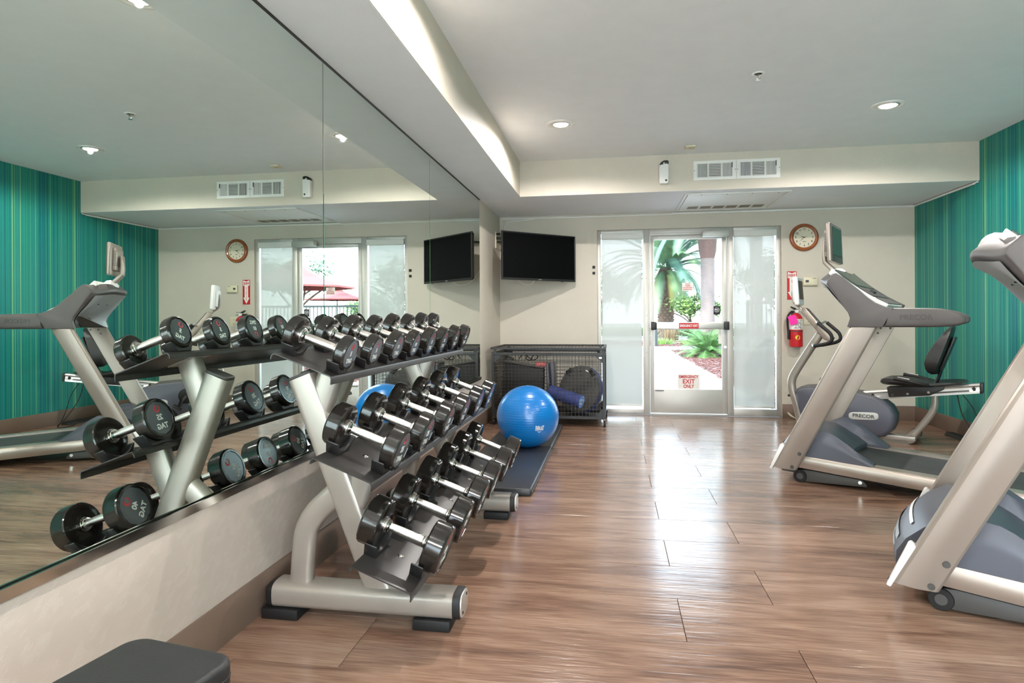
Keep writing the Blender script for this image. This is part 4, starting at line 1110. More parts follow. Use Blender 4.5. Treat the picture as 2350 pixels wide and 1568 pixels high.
    def cvp(l_, z_, w_):
        q = max(0.0, math.sin(PI * (w_ - 0.08) / (TW - 0.16)))
        return (l_ + 0.045 * (1 - q) * (1 if l_ < 0.1 else 0) - (0.05 * (q - 0.4) if l_ > 0.38 else 0), w_, 0.085 + (z_ - 0.085) * (0.86 + 0.12 * q))
    bm = BM(); loft(bm, [[cvp(l_, z_, w_) for l_, z_ in CVS] for w_ in (0.16, 0.20, 0.28, 0.38, TW / 2, TW - 0.38, TW - 0.28, TW - 0.20, TW - 0.16)]); part('motor_cover', bm, m_bluegrey, t, smooth=42)
    for nm_, l0, z0, l1, z1, m_ in (('front_decal', -.0315, .185, -.010, .245, m_ltgrey), ('front_stripe', .03, .298, .042, .31, m_white)):
        bm = BM(); loft(bm, [[(cvp(l_, z_, w_)[0] - 0.003, w_, cvp(l_, z_, w_)[2] + 0.002) for l_, z_ in ((l0, z0), (l1, z1))] for w_ in [0.26 + (TW - 0.52) * i / 8 for i in range(9)]], caps=False, closed=False); part(nm_, bm, m_, t)
    bm = BM(); prism(bm, [(0.02, 0.085), (0.30, 0.075), (0.30, 0.05), (0.03, 0.06)], 'y', 0.15, TW - 0.15); part('belly_pan', bm, m_darkplastic, t, smooth=0)
    return t
treadmill((2.507, 4.670), R_(-28.5), 'silver treadmill with grey console and small raised screen, between bike and near treadmill')
treadmill((2.488, 2.697), R_(-27.4), 'silver treadmill cut off by the right edge of the photo, nearest the viewer', False)
# ------------------------------------------------------------------ recumbent bike (local x along the machine, front to rear)
bike = thing('recumbent_bike', 'grey recumbent exercise bike with black seat behind the far treadmill', 'exercise bike', (3.256, 6.752, 0), (0, 0, R_(-31)))
P = lambda *a, **k: part(*a, bike, **k)
m_badge = mat('satin_silver_badge', (196, 196, 192), 0.4, 0.2, var=0.02)
def t2(pts, y=0.0): return [(a, y, b) for a, b in pts]
# base: front cross foot, spine, rear cross foot
bm = BM(); tube(bm, [(0.06, -0.07, 0.045), (0.06, 0.30, 0.045)], 0.036, 16); P('front_foot', bm, m_silver)
for s_ in (-1, 1):
    bm = BM(); lathe(bm, [(0.04, 0), (0.042, 0.02), (0.04, 0.04), (0.02, 0.045)], 16, at(0.06, 0.275 if s_ > 0 else -0.045, 0.045, AXY if s_ > 0 else AXY @ Matrix.Rotation(PI, 4, 'X'))); P('foot_cap', bm, m_rubber)
bm = BM(); tube(bm, [(0.98, -0.035, 0.055), (0.98, 0.36, 0.055)], 0.042, 18); P('rear_foot', bm, m_silver)
for s_ in (1,):
    bm = BM(); lathe(bm, [(0.045, 0), (0.047, 0.03), (0.04, 0.05), (0.02, 0.055)], 16, at(0.98, 0.32 if s_ > 0 else -0.08, 0.055, AXY if s_ > 0 else AXY @ Matrix.Rotation(PI, 4, 'X'))); P('foot_cap', bm, m_rubber)
    bm = BM(); lathe(bm, [(0.018, 0), (0.018, 0.02)], 12, at(0.98, 0.34, 0)); P('levelling_foot', bm, m_rubber)
bm = BM(); box2(bm, (0.0, -0.05, 0.03), (1.02, 0.05, 0.075)); P('base_spine', bm, m_silver, bevel=0.008)
# body shroud: rounded drum lofted across
out = [(-0.005, .44), (.06, .478), (.17, .49), (.26, .478), (.45, .462), (.60, .452), (.70, .425), (.78, .392), (.838, .345), (.875, .270), (.872, .190), (.845, .115), (.79, .06), (.70, .04), (.40, .04), (.14, .05), (.075, .12), (.03, .26)]
bm = BM(); cx, cz = 0.43, 0.26
loft(bm, [[(cx + (a - cx) * k_, y_, cz + (b - cz) * k_) for a, b in out] for y_, k_ in ((-0.125, 0.90), (-0.115, 0.965), (-0.09, 1.0), (0.09, 1.0), (0.115, 0.965), (0.125, 0.90))]); P('body_shroud', bm, m_bluegrey, smooth=50)
bm = BM(); loft(bm, [[(cx + (a - cx) * 0.985, y_, b) for a, b in ((-0.0, .40), (.17, .455), (.26, .452), (.60, .43), (.62, .384), (.78, .375), (.70, .425), (.60, .458), (.26, .482), (.17, .493), (.06, .482), (-0.005, .44))] for y_ in (-0.118, 0.118)]); P('upper_panel', bm, m_grey, bevel=0.004)
bm = BM()
for a, b in ((0.05, .385), (.38, .40), (.62, .372), (.76, .368)): lathe(bm, [(0.006, 0), (0.006, 0.004)], 8, at(a, -0.117, b, AXY @ Matrix.Rotation(PI, 4, 'X')))
P('screws', bm, m_ink, smooth=0)
for s_ in (-1, 1):
    bm = BM(); n = 24
    pl = [(0.616 + 0.125 * math.copysign(abs(math.cos(th)) ** 0.35, math.cos(th)), 0.238 + 0.036 * math.copysign(abs(math.sin(th)) ** 0.7, math.sin(th))) for th in [2 * PI * k / n for k in range(n)]]
    pl = [(a, b + 0.06 * (a - 0.616)) for a, b in pl]
    prism(bm, pl, 'y', s_ * 0.122, s_ * 0.130); P('badge', bm, m_badge, bevel=0.003)
    letters('lettering', 'PRECOR', m_darkplastic, bike, at(0.616, s_ * 0.1306, 0.237, (FACE_NY if s_ < 0 else Matrix.Rotation(PI, 4, 'Z') @ FACE_NY)), 0.045, 0.0006, 0.0012, width=0.185)
# crank and pedals
for s_ in (-1, 1):
    bm = BM(); lathe(bm, [(0.085, 0), (0.085, 0.012), (0.07, 0.02), (0.03, 0.02)], 28, at(0.30, s_ * 0.122, 0.30, AXY if s_ > 0 else AXY @ Matrix.Rotation(PI, 4, 'X'))); P('crank_disc', bm, m_rubber)
    d = Vector((-0.085, 0, 0.135)) * (1 if s_ > 0 else -1); d = Vector((-0.085, 0, 0.155)) if s_ > 0 else Vector((0.085, 0, -0.12))
    bm = BM(); tube(bm, [(0.30, s_ * 0.155, 0.30), (0.30 + d.x, s_ * 0.16, 0.30 + d.z)], 0.014, 10, flat=0.6); P('crank_arm', bm, m_darkplastic)
    pc = (0.30 + d.x, s_ * 0.215, 0.30 + d.z)
    bm = BM(); box(bm, pc, (0.10, 0.095, 0.024), Matrix.Rotation(R_(-35), 3, 'Y')); P('pedal', bm, m_black, bevel=0.006)
    bm = BM(); tube(bm, crom([(pc[0] - 0.04, pc[1] - 0.045, pc[2] + 0.03), (pc[0] - 0.055, pc[1] - 0.02, pc[2] + 0.075), (pc[0] - 0.04, pc[1] + 0.02, pc[2] + 0.085), (pc[0] + 0.0, pc[1] + 0.045, pc[2] - 0.01)], 5), 0.012, 8, flat=0.35); P('pedal_strap', bm, m_black)
# front column: kinked tube from foot to handlebar
bm = BM(); tube(bm, crom(t2([(0.03, .10), (-0.015, .30), (-0.055, .44), (-0.058, .52), (-0.03, .60), (0.08, .79), (0.21, 1.0)]), 6), 0.040, 18, side=(0, 1, 0), sq=2.6); P('front_column', bm, m_silver)
bm = BM(); lathe(bm, [(0.012, 0), (0.012, 0.03)], 10, at(-0.06, -0.02, 0.37, AXX @ Matrix.Rotation(PI, 4, 'X'))); P('adjust_knob', bm, m_black)
# console stalk and handlebars
bm = BM(); prism(bm, [(.035, 1.225), (.052, 1.262), (.085, 1.268), (.30, 1.0), (.345, .965), (.31, .925), (.255, .95)], 'y', -0.045, 0.045); P('console_stalk', bm, m_tread, bevel=0.012, seg=3)
bm = BM(); prism(bm, [(.09, 1.262), (.105, 1.252), (.31, .998), (.295, .992)], 'y', -0.036, 0.036); P('console_keypad', bm, m_darkplastic, bevel=0.003)
for s_ in (-1, 1):
    yy = s_ * 0.17
    bm = BM(); tube(bm, crom([(.235, yy, 1.115), (.29, yy, 1.065), (.345, yy, 1.01), (.358, yy, .955), (.325, yy * 0.98, .92), (.25, yy * 0.9, .898), (.19, yy * 0.75, .885)], 6), 0.017, 12); hb = P('grip', bm, m_rubber)
    bm = BM(); tube(bm, [(.20, yy * 0.78, .887), (.172, yy * 0.6, .885), (.15, s_ * 0.03, .90)], 0.013, 10); P('handlebar', bm, m_alu)
    bm = BM(); tube(bm, [(.235, yy, 1.115), (.22, yy * 0.9, 1.128), (.20, s_ * 0.04, 1.10)], 0.012, 10); P('handlebar', bm, m_alu)
# small television
bm = BM(); tube(bm, crom(t2([(0.05, 1.245), (0.02, 1.275), (-0.03, 1.32), (-0.045, 1.40), (-0.035, 1.47)]), 5), 0.026, 12, side=(0, 1, 0), flat=0.5); P('tv_arm', bm, m_tread)
RT = Matrix.Rotation(R_(7), 3, 'Z') @ Matrix.Rotation(R_(-4), 3, 'Y')
bm = BM(); box(bm, (0.008, 0, 1.435), (0.045, 0.31, 0.29), RT); P('tv_housing', bm, m_white, bevel=0.016, seg=3)
bm = BM(); box(bm, (-0.02, 0, 1.42), (0.03, 0.2, 0.2), RT); P('tv_back', bm, m_white, bevel=0.012, seg=2)
bm = BM(); box(bm, (0.0315, 0, 1.437), (0.004, 0.29, 0.265), RT); P('tv_bezel', bm, m_ltgrey, bevel=0.001, seg=1)
bm = BM(); box(bm, (0.0345, 0, 1.447), (0.003, 0.24, 0.185), RT); P('tv_screen', bm, m_screen, smooth=0)
# seat rail
bm = BM(); loft(bm, [[(a, y_, z_) for y_, z_ in ((-0.045, b), (0.045, b), (0.05, b - 0.015), (0.04, b - 0.03), (0.04, b - 0.05), (0.05, b - 0.064), (0.05, b - 0.084), (-0.05, b - 0.084), (-0.05, b - 0.064), (-0.04, b - 0.05), (-0.04, b - 0.03), (-0.05, b - 0.015))] for a, b in ((.60, .462), (1.49, .592))]); P('seat_rail', bm, m_alu, smooth=30)
bm = BM(); loft(bm, [[(a, y_, z_) for y_, z_ in ((-0.053, b + 0.004), (0.053, b + 0.004), (0.053, b - 0.088), (-0.053, b - 0.088))] for a, b in ((1.49, .592), (1.515, .595))]); P('rail_end_cap', bm, m_black, bevel=0.006)
bm = BM()
for a, b in ((.68, .432), (1.45, .545)): lathe(bm, [(0.013, 0), (0.013, 0.012)], 14, at(a, -0.042, b, AXY @ Matrix.Rotation(PI, 4, 'X')))
P('stop_bumper', bm, m_rubber)
# carriage, seat, back
bm = BM(); prism(bm, [(.80, .505), (.815, .425), (1.13, .462), (1.24, .525), (1.24, .56), (.80, .52)], 'y', -0.075, 0.075); P('carriage', bm, m_seat, bevel=0.008)
bm = BM()
for a, b in ((.845, .448), (.965, .468), (1.125, .492)): lathe(bm, [(0.011, 0), (0.011, 0.004)], 12, at(a, -0.075, b, AXY @ Matrix.Rotation(PI, 4, 'X')))
P('carriage_bolt', bm, m_chrome)
secs = []
for a, zt, zb, hw, dip in ((.750, .578, .548, 0.09, 0.0), (.765, .600, .540, 0.15, 0.004), (.80, .614, .536, 0.185, 0.010), (.88, .616, .535, 0.20, 0.018), (.97, .606, .532, 0.21, 0.022), (1.06, .592, .53, 0.22, 0.02), (1.14, .590, .535, 0.225, 0.016), (1.22, .600, .548, 0.225, 0.020), (1.31, .609, .566, 0.21, 0.024), (1.375, .612, .584, 0.17, 0.014), (1.40, .609, .594, 0.12, 0.004), (1.408, .604, .598, 0.07, 0.0)):
    top = [(a, -hw + 2 * hw * i / 10, zt - dip * (1 - abs(2 * i / 10 - 1) ** 2) - 0.006 * abs(2 * i / 10 - 1) ** 6) for i in range(11)]
    bot = [(a, hw - 2 * hw * i / 6, zb + (zt - zb) * 0.55 * abs(2 * i / 6 - 1) ** 2) for i in range(7)]
    secs.append(top + bot)
bm = BM(); loft(bm, secs); P('seat', bm, m_seat, smooth=50)
bm = BM(); tube(bm, crom(t2([(1.16, .55), (1.19, .62), (1.225, .74), (1.30, .965)]), 5), 0.03, 12, side=(0, 1, 0), flat=0.5); P('back_post', bm, m_black)
secs = []
for z_, f_, b_, hw in ((.655, 1.14, 1.19, 0.08), (.675, 1.115, 1.197, 0.14), (.71, 1.10, 1.207, 0.18), (.76, 1.096, 1.226, 0.20), (.82, 1.108, 1.246, 0.20), (.90, 1.150, 1.272, 0.19), (.97, 1.196, 1.294, 0.175), (1.035, 1.242, 1.312, 0.155), (1.07, 1.272, 1.318, 0.12), (1.083, 1.288, 1.312, 0.07)):
    front = [(f_ + 0.012 * abs(2 * i / 10 - 1) ** 3, -hw + 2 * hw * i / 10, z_) for i in range(11)]
    back = [(b_ - 0.018 * abs(2 * i / 6 - 1) ** 3, hw - 2 * hw * i / 6, z_ + 0.004) for i in range(7)]
    secs.append(front + back)
bm = BM(); loft(bm, secs); P('backrest', bm, m_seat, smooth=50)
bm = BM(); prism(bm, [(1.205, .70), (1.225, .695), (1.325, .985), (1.31, .99)], 'y', -0.10, 0.10); P('back_plate', bm, m_black, bevel=0.005)
for s_ in (-1, 1):
    yy = s_ * 0.265
    bm = BM(); tube(bm, crom([(.885, yy, .618), (.97, yy, .605), (1.05, yy, .588), (1.13, yy * 0.85, .57), (1.17, yy * 0.4, .565)], 5), 0.017, 12); P('side_grip', bm, m_rubber)
    bm = BM(); tube(bm, [(.915, yy, .6285), (1.005, yy, .6135)], 0.008, 8, flat=0.6); P('pulse_sensor', bm, m_alu)
# rear support tube
bm = BM(); tube(bm, crom(t2([(1.165, .46), (1.16, .36), (1.13, .28), (1.06, .17), (.985, .06)]), 6), 0.029, 16); P('support_tube', bm, m_silver)
# ------------------------------------------------------------------ corner television
TVA = Vector((0.17, 6.885)); TVB = Vector((0.946, 7.590))
dv = (TVB - TVA); ang = math.atan2(dv.y, dv.x); wd = dv.length; mid = (TVA + TVB) / 2
tv = thing('wall_television', 'flat black television angled out of the corner on a wall arm', 'television', (mid.x, mid.y, 1.885), (0, 0, ang))
hw, hh = wd / 2, 0.275
bm = BM(); box(bm, (0, 0.022, 0), (wd - 0.02, 0.038, 2 * hh - 0.02)); part('back_shell', bm, m_black, tv, bevel=0.012)
bm = BM()
for a, b in (((-hw, -hh), (hw, -hh + 0.026)), ((-hw, hh - 0.014), (hw, hh)), ((-hw, -hh + 0.026), (-hw + 0.014, hh - 0.014)), ((hw - 0.014, -hh + 0.026), (hw, hh - 0.014))):
    box2(bm, (a[0], -0.008, a[1]), (b[0], 0.014, b[1]))
part('bezel', bm, m_black, tv, bevel=0.002, seg=1)
bm = BM(); box2(bm, (-hw + 0.012, -0.003, -hh + 0.024), (hw - 0.012, 0.003, hh - 0.012)); part('screen', bm, m_screen, tv, smooth=0, label='black switched-off screen')
letters('lettering', 'SAMSUNG', m_lettersilver, tv, at(0, -0.0085, -hh + 0.012, FACE_NY), 0.012, 0.0003, width=0.045)
bm = BM(); box(bm, (0.33, -0.002, -hh - 0.003), (0.03, 0.01, 0.008)); part('indicator', bm, m_darkplastic, tv, smooth=0)
mt = thing('tv_wall_mount', 'black hinged television bracket with a beige plate on the mirror-side wall', 'bracket', (0.0, 7.43, 2.03))
bm = BM(); box2(bm, (0, 7.38, 2.02), (0.014, 7.48, 2.22)); part('wall_plate', bm, m_cream, mt, world=True, bevel=0.003)
Rm = Matrix.Rotation(ang, 3, 'Z')
back = Vector((mid.x, mid.y, 0)) + Rm @ Vector((-0.12, 0.05, 0))
bm = BM()
for z in (2.10,): tube(bm, [(0.014, 7.43, z), (0.12, 7.50, z), (back.x + 0.01, back.y + 0.03, z)], 0.014, 8, flat=0.7)
part('arm', bm, m_black, mt, world=True)
bm = BM(); box(bm, (back.x + 0.004, back.y, 1.98), (0.24, 0.018, 0.30), Rm); part('tv_plate', bm, m_black, mt, world=True, bevel=0.003)
bm = BM(); box2(bm, (0.012, 7.40, 2.13), (0.06, 7.45, 2.16)); box2(bm, (0.012, 7.40, 2.18), (0.055, 7.44, 2.205)); part('clamp', bm, m_rubber, mt, world=True, bevel=0.003)
bm = BM(); tube(bm, crom([(0.50, 7.26, 1.63), (0.46, 7.3, 1.585), (0.40, 7.32, 1.575), (0.30, 7.35, 1.61), (0.22, 7.42, 1.72), (0.12, 7.5, 1.9), (0.05, 7.66, 2.2)], 6), 0.0035, 6)
solo('television_cord', bm, m_white, 'thin pale cord hanging in a loop below the television', 'cord')

# ------------------------------------------------------------------ clock
ck = thing('wall_clock', 'round wall clock with a brown wooden rim and cream dial', 'clock', (3.592, D, 2.098))
bm = BM(); lathe(bm, [(0.118, -0.020), (0.122, -0.030), (0.138, -0.036), (0.152, -0.030), (0.160, -0.016), (0.160, 0.0), (0.118, 0.0)], 56, AXY, cap0=False, cap1=False); part('wooden_rim', bm, m_wood, ck)
bm = BM(); lathe(bm, [(0.121, -0.016), (0.121, -0.004)], 48, AXY); part('dial', bm, m_face, ck)
for h in range(1, 13):
    a = R_(90 - 30 * h); r = 0.094
    letters('numeral', str(h), m_ink, ck, at(r * math.cos(a), -0.0165, r * math.sin(a), FACE_NY), 0.033, 0.0003, 0.0005)
def hand(name, deg, L, w, tail, y):
    bm = BM(); prism(bm, [(-w * 0.6, -tail), (w * 0.6, -tail), (w, L * 0.3), (0, L), (-w, L * 0.3)], 'y', y - 0.0008, y)
    o = part(name, bm, m_ink, ck, smooth=0); o.rotation_euler = (0, R_(deg), 0)
hand('hour_hand', 287, 0.052, 0.0035, 0.015, -0.018); hand('minute_hand', 228, 0.082, 0.0028, 0.018, -0.0195); hand('second_hand', 262, 0.09, 0.001, 0.045, -0.021)
bm = BM(); lathe(bm, [(0.005, -0.023), (0.005, -0.016)], 12, AXY); part('hub', bm, m_ink, ck)
bm = BM(); box(bm, (0, -0.0163, -0.05), (0.035, 0.0006, 0.006)); part('maker_mark', bm, m_darkplastic, ck, smooth=0)

# ------------------------------------------------------------------ fire sign, extinguisher, thermostat, plates
sg = thing('fire_sign', 'tall red and white fire extinguisher sign on the wall right of the doors', 'sign', (3.458, D, 1.542))
bm = BM(); box2(bm, (-0.053, -0.004, -0.165), (0.053, 0, 0.165)); part('panel', bm, m_red, sg, smooth=0)
bm = BM()
prism(bm, [(-0.046, 0.158), (0.046, 0.158), (0.046, 0.086), (0.026, 0.086), (0.026, -0.075), (0.046, -0.075), (0.0, -0.157), (-0.046, -0.075), (-0.026, -0.075), (-0.026, 0.086), (-0.046, 0.086)], 'y', -0.0052, -0.0042)
part('white_arrow', bm, m_paper, sg, smooth=0)
bm = BM(); prism(bm, [(-0.046, 0.159), (0.046, 0.159), (0.0, 0.142)], 'y', -0.006, -0.0053); part('notch', bm, m_red, sg, smooth=0)
letters('lettering', 'FIRE', m_red, sg, at(0, -0.0056, 0.113, FACE_NY), 0.046, 0.0003, 0.0012, width=0.078)
letters('lettering', '\n'.join('EXTINGUISHER'), m_red, sg, at(0, -0.0056, -0.025, FACE_NY), 0.0165, 0.0003, 0.0006, line=0.95)

ex = thing('fire_extinguisher', 'red fire extinguisher with a bright pink tag hung on the wall', 'fire extinguisher', (3.475, D - 0.095, 0.83))
bm = BM(); lathe(bm, [(0.062, 0.0), (0.070, 0.006), (0.072, 0.02), (0.072, 0.31), (0.066, 0.345), (0.048, 0.37), (0.028, 0.382), (0.022, 0.39)], 36); part('cylinder', bm, m_red, ex)
bm = BM(); lathe(bm, [(0.0726, 0.20), (0.0726, 0.32)], 36, cap0=False, cap1=False); 
bmesh.ops.delete(bm, geom=[f for f in bm.faces if f.calc_center_median().y > 0.03], context='FACES'); part('instruction_label', bm, m_paper, ex)
bm = BM()
for k in range(9):
    z_ = 0.212 + k * 0.0115; a0, a1 = -0.55 + 0.1 * (k % 3), 0.75 - 0.2 * (k % 2)
    p_ = [(0.0731 * math.sin(a0 + (a1 - a0) * q / 6), -0.0731 * math.cos(a0 + (a1 - a0) * q / 6)) for q in range(7)]
    for q in range(6):
        if (q + k) % 4 == 3: continue
        bm.faces.new([bm.verts.new((*p_[q], z_)), bm.verts.new((*p_[q + 1], z_)), bm.verts.new((*p_[q + 1], z_ + 0.005)), bm.verts.new((*p_[q], z_ + 0.005))])
part('label_print', bm, m_darkplastic, ex, smooth=0, kind='stuff')
bm = BM(); lathe(bm, [(0.073, 0.345 - 0.17), (0.0735, 0.18), (0.073, 0.186)], 30, cap0=False, cap1=False); part('band', bm, m_darkplastic, ex)
bm = BM(); n = 20
me_pts = [(0.026 * math.cos(2 * PI * k / n), 0.026 * math.sin(2 * PI * k / n)) for k in range(n)]
bm.faces.new([bm.verts.new((0.0729 * math.sin(p[0] / 0.0729), -0.0729 * math.cos(p[0] / 0.0729), 0.11 + p[1])) for p in me_pts]); part('round_sticker', bm, m_yellow, ex, smooth=0, label='round yellow sticker')
bm = BM(); lathe(bm, [(0.024, 0.388), (0.026, 0.40), (0.022, 0.42), (0.018, 0.43)], 18); part('valve', bm, m_chrome, ex)
bm = BM(); lathe(bm, [(0.017, 0), (0.017, 0.012)], 18, at(0.0, -0.026, 0.408, AXY @ Matrix.Rotation(PI, 4, 'X'))); part('gauge', bm, m_white, ex)
bm = BM(); prism(bm, [(-0.06, 0.455), (-0.055, 0.468), (0.0, 0.445), (0.012, 0.425), (-0.012, 0.42)], 'y', -0.012, 0.012); part('top_lever', bm, m_black, ex, bevel=0.003)
bm = BM(); prism(bm, [(0.0, 0.425), (0.08, 0.405), (0.085, 0.395), (0.0, 0.408)], 'y', -0.01, 0.01); part('carry_handle', bm, m_chrome, ex, bevel=0.003)
bm = BM(); tube(bm, [(0.0, 0.0, 0.43), (0.03, 0.0, 0.437), (0.075, 0.0, 0.44)], 0.004, 8); part('lever_rod', bm, m_chrome, ex)
bm = BM(); tube(bm, crom([(-0.015, 0.0, 0.405), (-0.06, -0.005, 0.395), (-0.092, -0.01, 0.34), (-0.094, -0.012, 0.25), (-0.086, -0.012, 0.17), (-0.080, -0.012, 0.12)], 6), 0.012, 10); part('hose', bm, m_rubber, ex)
bm = BM(); lathe(bm, [(0.010, 0.19), (0.016, 0.185), (0.017, 0.10), (0.012, 0.085)], 14, at(-0.081, -0.012, 0)); part('nozzle', bm, m_black, ex)
bm = BM(); box(bm, (-0.055, -0.085, 0.31), (0.085, 0.002, 0.105), Matrix.Rotation(R_(-18), 3, 'Y') @ Matrix.Rotation(R_(-15), 3, 'Z')); part('inspection_tag', bm, m_pink, ex, smooth=0, label='bright pink inspection tag')
bm = BM(); box2(bm, (-0.03, 0.072, 0.30), (0.03, 0.0955, 0.42)); part('wall_bracket', bm, m_darkplastic, ex, bevel=0.003)

t = thing('thermostat', 'beige rectangular thermostat beside the fire sign', 'thermostat', (3.655, D, 1.585))
bm = BM(); box2(bm, (-0.078, -0.032, -0.05), (0.078, 0, 0.05)); part('body', bm, m_cream, t, bevel=0.006)
bm = BM(); box2(bm, (-0.055, -0.0335, -0.012), (-0.02, -0.0318, 0.016)); part('display', bm, m_darkplastic, t, smooth=0)
bm = BM(); box2(bm, (0.02, -0.0332, 0.03), (0.06, -0.0318, 0.037)); box2(bm, (-0.07, -0.033, -0.043), (0.07, -0.0318, -0.039)); part('slots', bm, m_slot, t, smooth=0)
t = thing('outlet_plate', 'beige wall outlet plate below the thermostat', 'outlet', (3.64, D, 1.145))
bm = BM(); box2(bm, (-0.055, -0.008, -0.065), (0.055, 0, 0.065)); part('plate', bm, m_cream, t, bevel=0.003)
bm = BM()
for zz in (0.028, -0.028):
    for xx in (-0.008, 0.008): box(bm, (xx, -0.0085, zz), (0.003, 0.002, 0.012))
part('socket_slots', bm, m_ink, t, smooth=0)
for z_, lb in ((1.795, 'upper small black square plate left of the door glass'), (1.722, 'lower small black square plate left of the door glass')):
    bm = BM(); box(bm, (0, -0.008, 0), (0.032, 0.016, 0.032)); box(bm, (0, -0.017, 0), (0.022, 0.004, 0.022))
    solo('black_plate', bm, m_ink, lb, 'plate', bevel=0.002, seg=1, loc=(1.168, D, z_), group='small black square plates')

# ------------------------------------------------------------------ cords and floor items by the bike
bm = BM()
q = [(4.12, 6.22), (4.30, 6.08), (4.42, 6.0)]
tube(bm, crom([(4.40, 6.08, 0.49), (4.42, 6.03, 0.30), (4.50, 5.96, 0.12), (4.58, 5.92, 0.012), (4.50, 6.0, 0.008), (4.62, 6.2, 0.008)], 6), 0.005, 6)
solo('bike_power_cord', bm, m_rubber, 'black power cord hanging from the rear rail of the bike', 'cord')
bm = BM()
tube(bm, crom([(4.43, 6.06, 0.49), (4.50, 6.02, 0.36), (4.56, 6.0, 0.16), (4.62, 5.98, 0.02), (4.68, 6.02, 0.008)], 6), 0.004, 6)
solo('bike_data_cord', bm, m_rubber, 'second thin black cord beside the bike power cord', 'cord')
bm = BM(); prism(bm, [(-0.05, 0), (0.05, 0), (0.03, 0.03), (-0.03, 0.03)], 'y', -0.34, 0.34)
solo('cable_cover', bm, m_rubber, 'long low black cable cover on the floor along the striped wall', 'cable cover', bevel=0.004, loc=(4.68, 6.45, 0.0), rot=(0, 0, 0))
bm = BM(); tube(bm, crom([(3.40, 7.66, 0.05), (3.42, 7.6, 0.03), (3.47, 7.55, 0.012), (3.52, 7.5, 0.012), (3.48, 7.44, 0.01), (3.60, 7.38, 0.01)], 6), 0.005, 6)
tube(bm, crom([(3.40, 7.68, 0.06), (3.41, 7.64, 0.05), (3.44, 7.58, 0.02)], 6), 0.007, 8)
solo('coiled_cord', bm, m_cream, 'short beige cord curling on the floor at the door jamb', 'cord')

# ------------------------------------------------------------------ weight bench at the lower left
bench = thing('weight_bench', 'charcoal padded weight bench cut off by the lower left corner', 'bench', (0.462, 1.25, 0), (0, 0, R_(-9)))
def pad_out(w, L, r=0.05, n=6):
    pts = []
    for cx_, cy_, a0 in ((w / 2 - r, -r, 0), (-w / 2 + r, -r, 90), (-w / 2 * 1.05 + r, -L + r, 180), (w / 2 * 1.05 - r, -L + r, 270)):
        for i in range(n + 1):
            a = R_(a0 + 90 * i / n); pts.append((cx_ + r * math.cos(a), cy_ + r * math.sin(a)))
    return pts
bm = BM(); prism(bm, pad_out(0.29, 1.12), 'z', 0.388, 0.455); part('pad', bm, m_benchvinyl, bench, bevel=0.014, seg=4)
bm = BM(); prism(bm, pad_out(0.294, 1.124), 'z', 0.418, 0.424); part('piping', bm, m_benchvinyl, bench, bevel=0.002)
bm = BM(); prism(bm, [(a * 0.94, b * 0.985 - 0.008) for a, b in pad_out(0.27, 1.12)], 'z', 0.374, 0.388); part('backing_board', bm, m_black, bench)
bm = BM(); box2(bm, (-0.04, -1.06, 0.31), (0.04, -0.06, 0.374)); part('frame_beam', bm, m_silver, bench, bevel=0.006)
for y_ in (-0.16, -0.96):
    bm = BM(); box2(bm, (-0.03, y_ - 0.04, 0.06), (0.03, y_ + 0.04, 0.312)); part('leg', bm, m_silver, bench, bevel=0.006)
    bm = BM(); box2(bm, (-0.22, y_ - 0.04, 0.012), (0.22, y_ + 0.04, 0.07)); part('foot_beam', bm, m_silver, bench, bevel=0.01)
    for x_ in (-0.18, 0.18):
        bm = BM(); box2(bm, (x_ - 0.04, y_ - 0.045, 0), (x_ + 0.04, y_ + 0.045, 0.014)); part('rubber_foot', bm, m_rubber, bench, bevel=0.003)
# ------------------------------------------------------------------ garden outside
m_conc = mat('pale_concrete', (126, 125, 123), 0.8, var=0.04, vscale=2, bump=0.2, bscale=60)
m_bounce_ground = mat('bounce_white_concrete', (214, 212, 206), 0.8, var=0.04, vscale=2, bump=0.2, bscale=60)  # extra bright so the added rear ground throws light indoors
m_mulch = mat('red_bark_mulch', (68, 36, 30), 0.9, var=0.45, vscale=22, bump=1.0, bscale=30)
m_chip = mat('bark_chip', (74, 41, 34), 0.9, var=0.4, vscale=9)
m_lawn = mat('pale_far_ground', (150, 150, 138), 0.9, var=0.15, vscale=1)
m_bark = mat('palm_bark', (62, 46, 36), 0.85, var=0.35, vscale=9, bump=0.6, bscale=25)
m_barkscale = mat('palm_leaf_base', (88, 70, 54), 0.85, var=0.35, vscale=6)
m_palegrey = mat('smooth_palm_trunk', (98, 88, 86), 0.8, var=0.12, vscale=3, stretch=(1, 1, 9), bump=0.5, bscale=18)
m_fibre = mat('palm_fibre', (84, 66, 62), 0.9, var=0.35, vscale=14, stretch=(3, 3, 1))
def leafmat(name, c1, c2):
    m = mat(name, c1, 0.55, var=0.3, vscale=3)
    n, l = nodes_of(m); b = n['Principled BSDF']
    oi = n.new('ShaderNodeObjectInfo'); mx = n.new('ShaderNodeMix'); mx.data_type = 'RGBA'
    src = [k for k in b.inputs['Base Color'].links][0].from_socket
    l.new(oi.outputs['Random'], mx.inputs[0]); l.new(src, mx.inputs[6]); mx.inputs[7].default_value = srgb(*c2)
    l.new(mx.outputs[2], b.inputs['Base Color'])
    b.inputs['Transmission Weight'].default_value = 0.0
    b.inputs['Subsurface Weight'].default_value = 0.0
    return m
m_frond = leafmat('palm_frond_green', (96, 126, 88), (70, 106, 98))
m_frondold = leafmat('palm_frond_yellow', (150, 132, 56), (126, 126, 66))
m_sago = leafmat('sago_green', (58, 96, 42), (84, 116, 60))
m_leaf = leafmat('shrub_green', (88, 118, 54), (110, 134, 70))
m_leafdark = leafmat('tree_green', (56, 78, 54), (72, 94, 68))
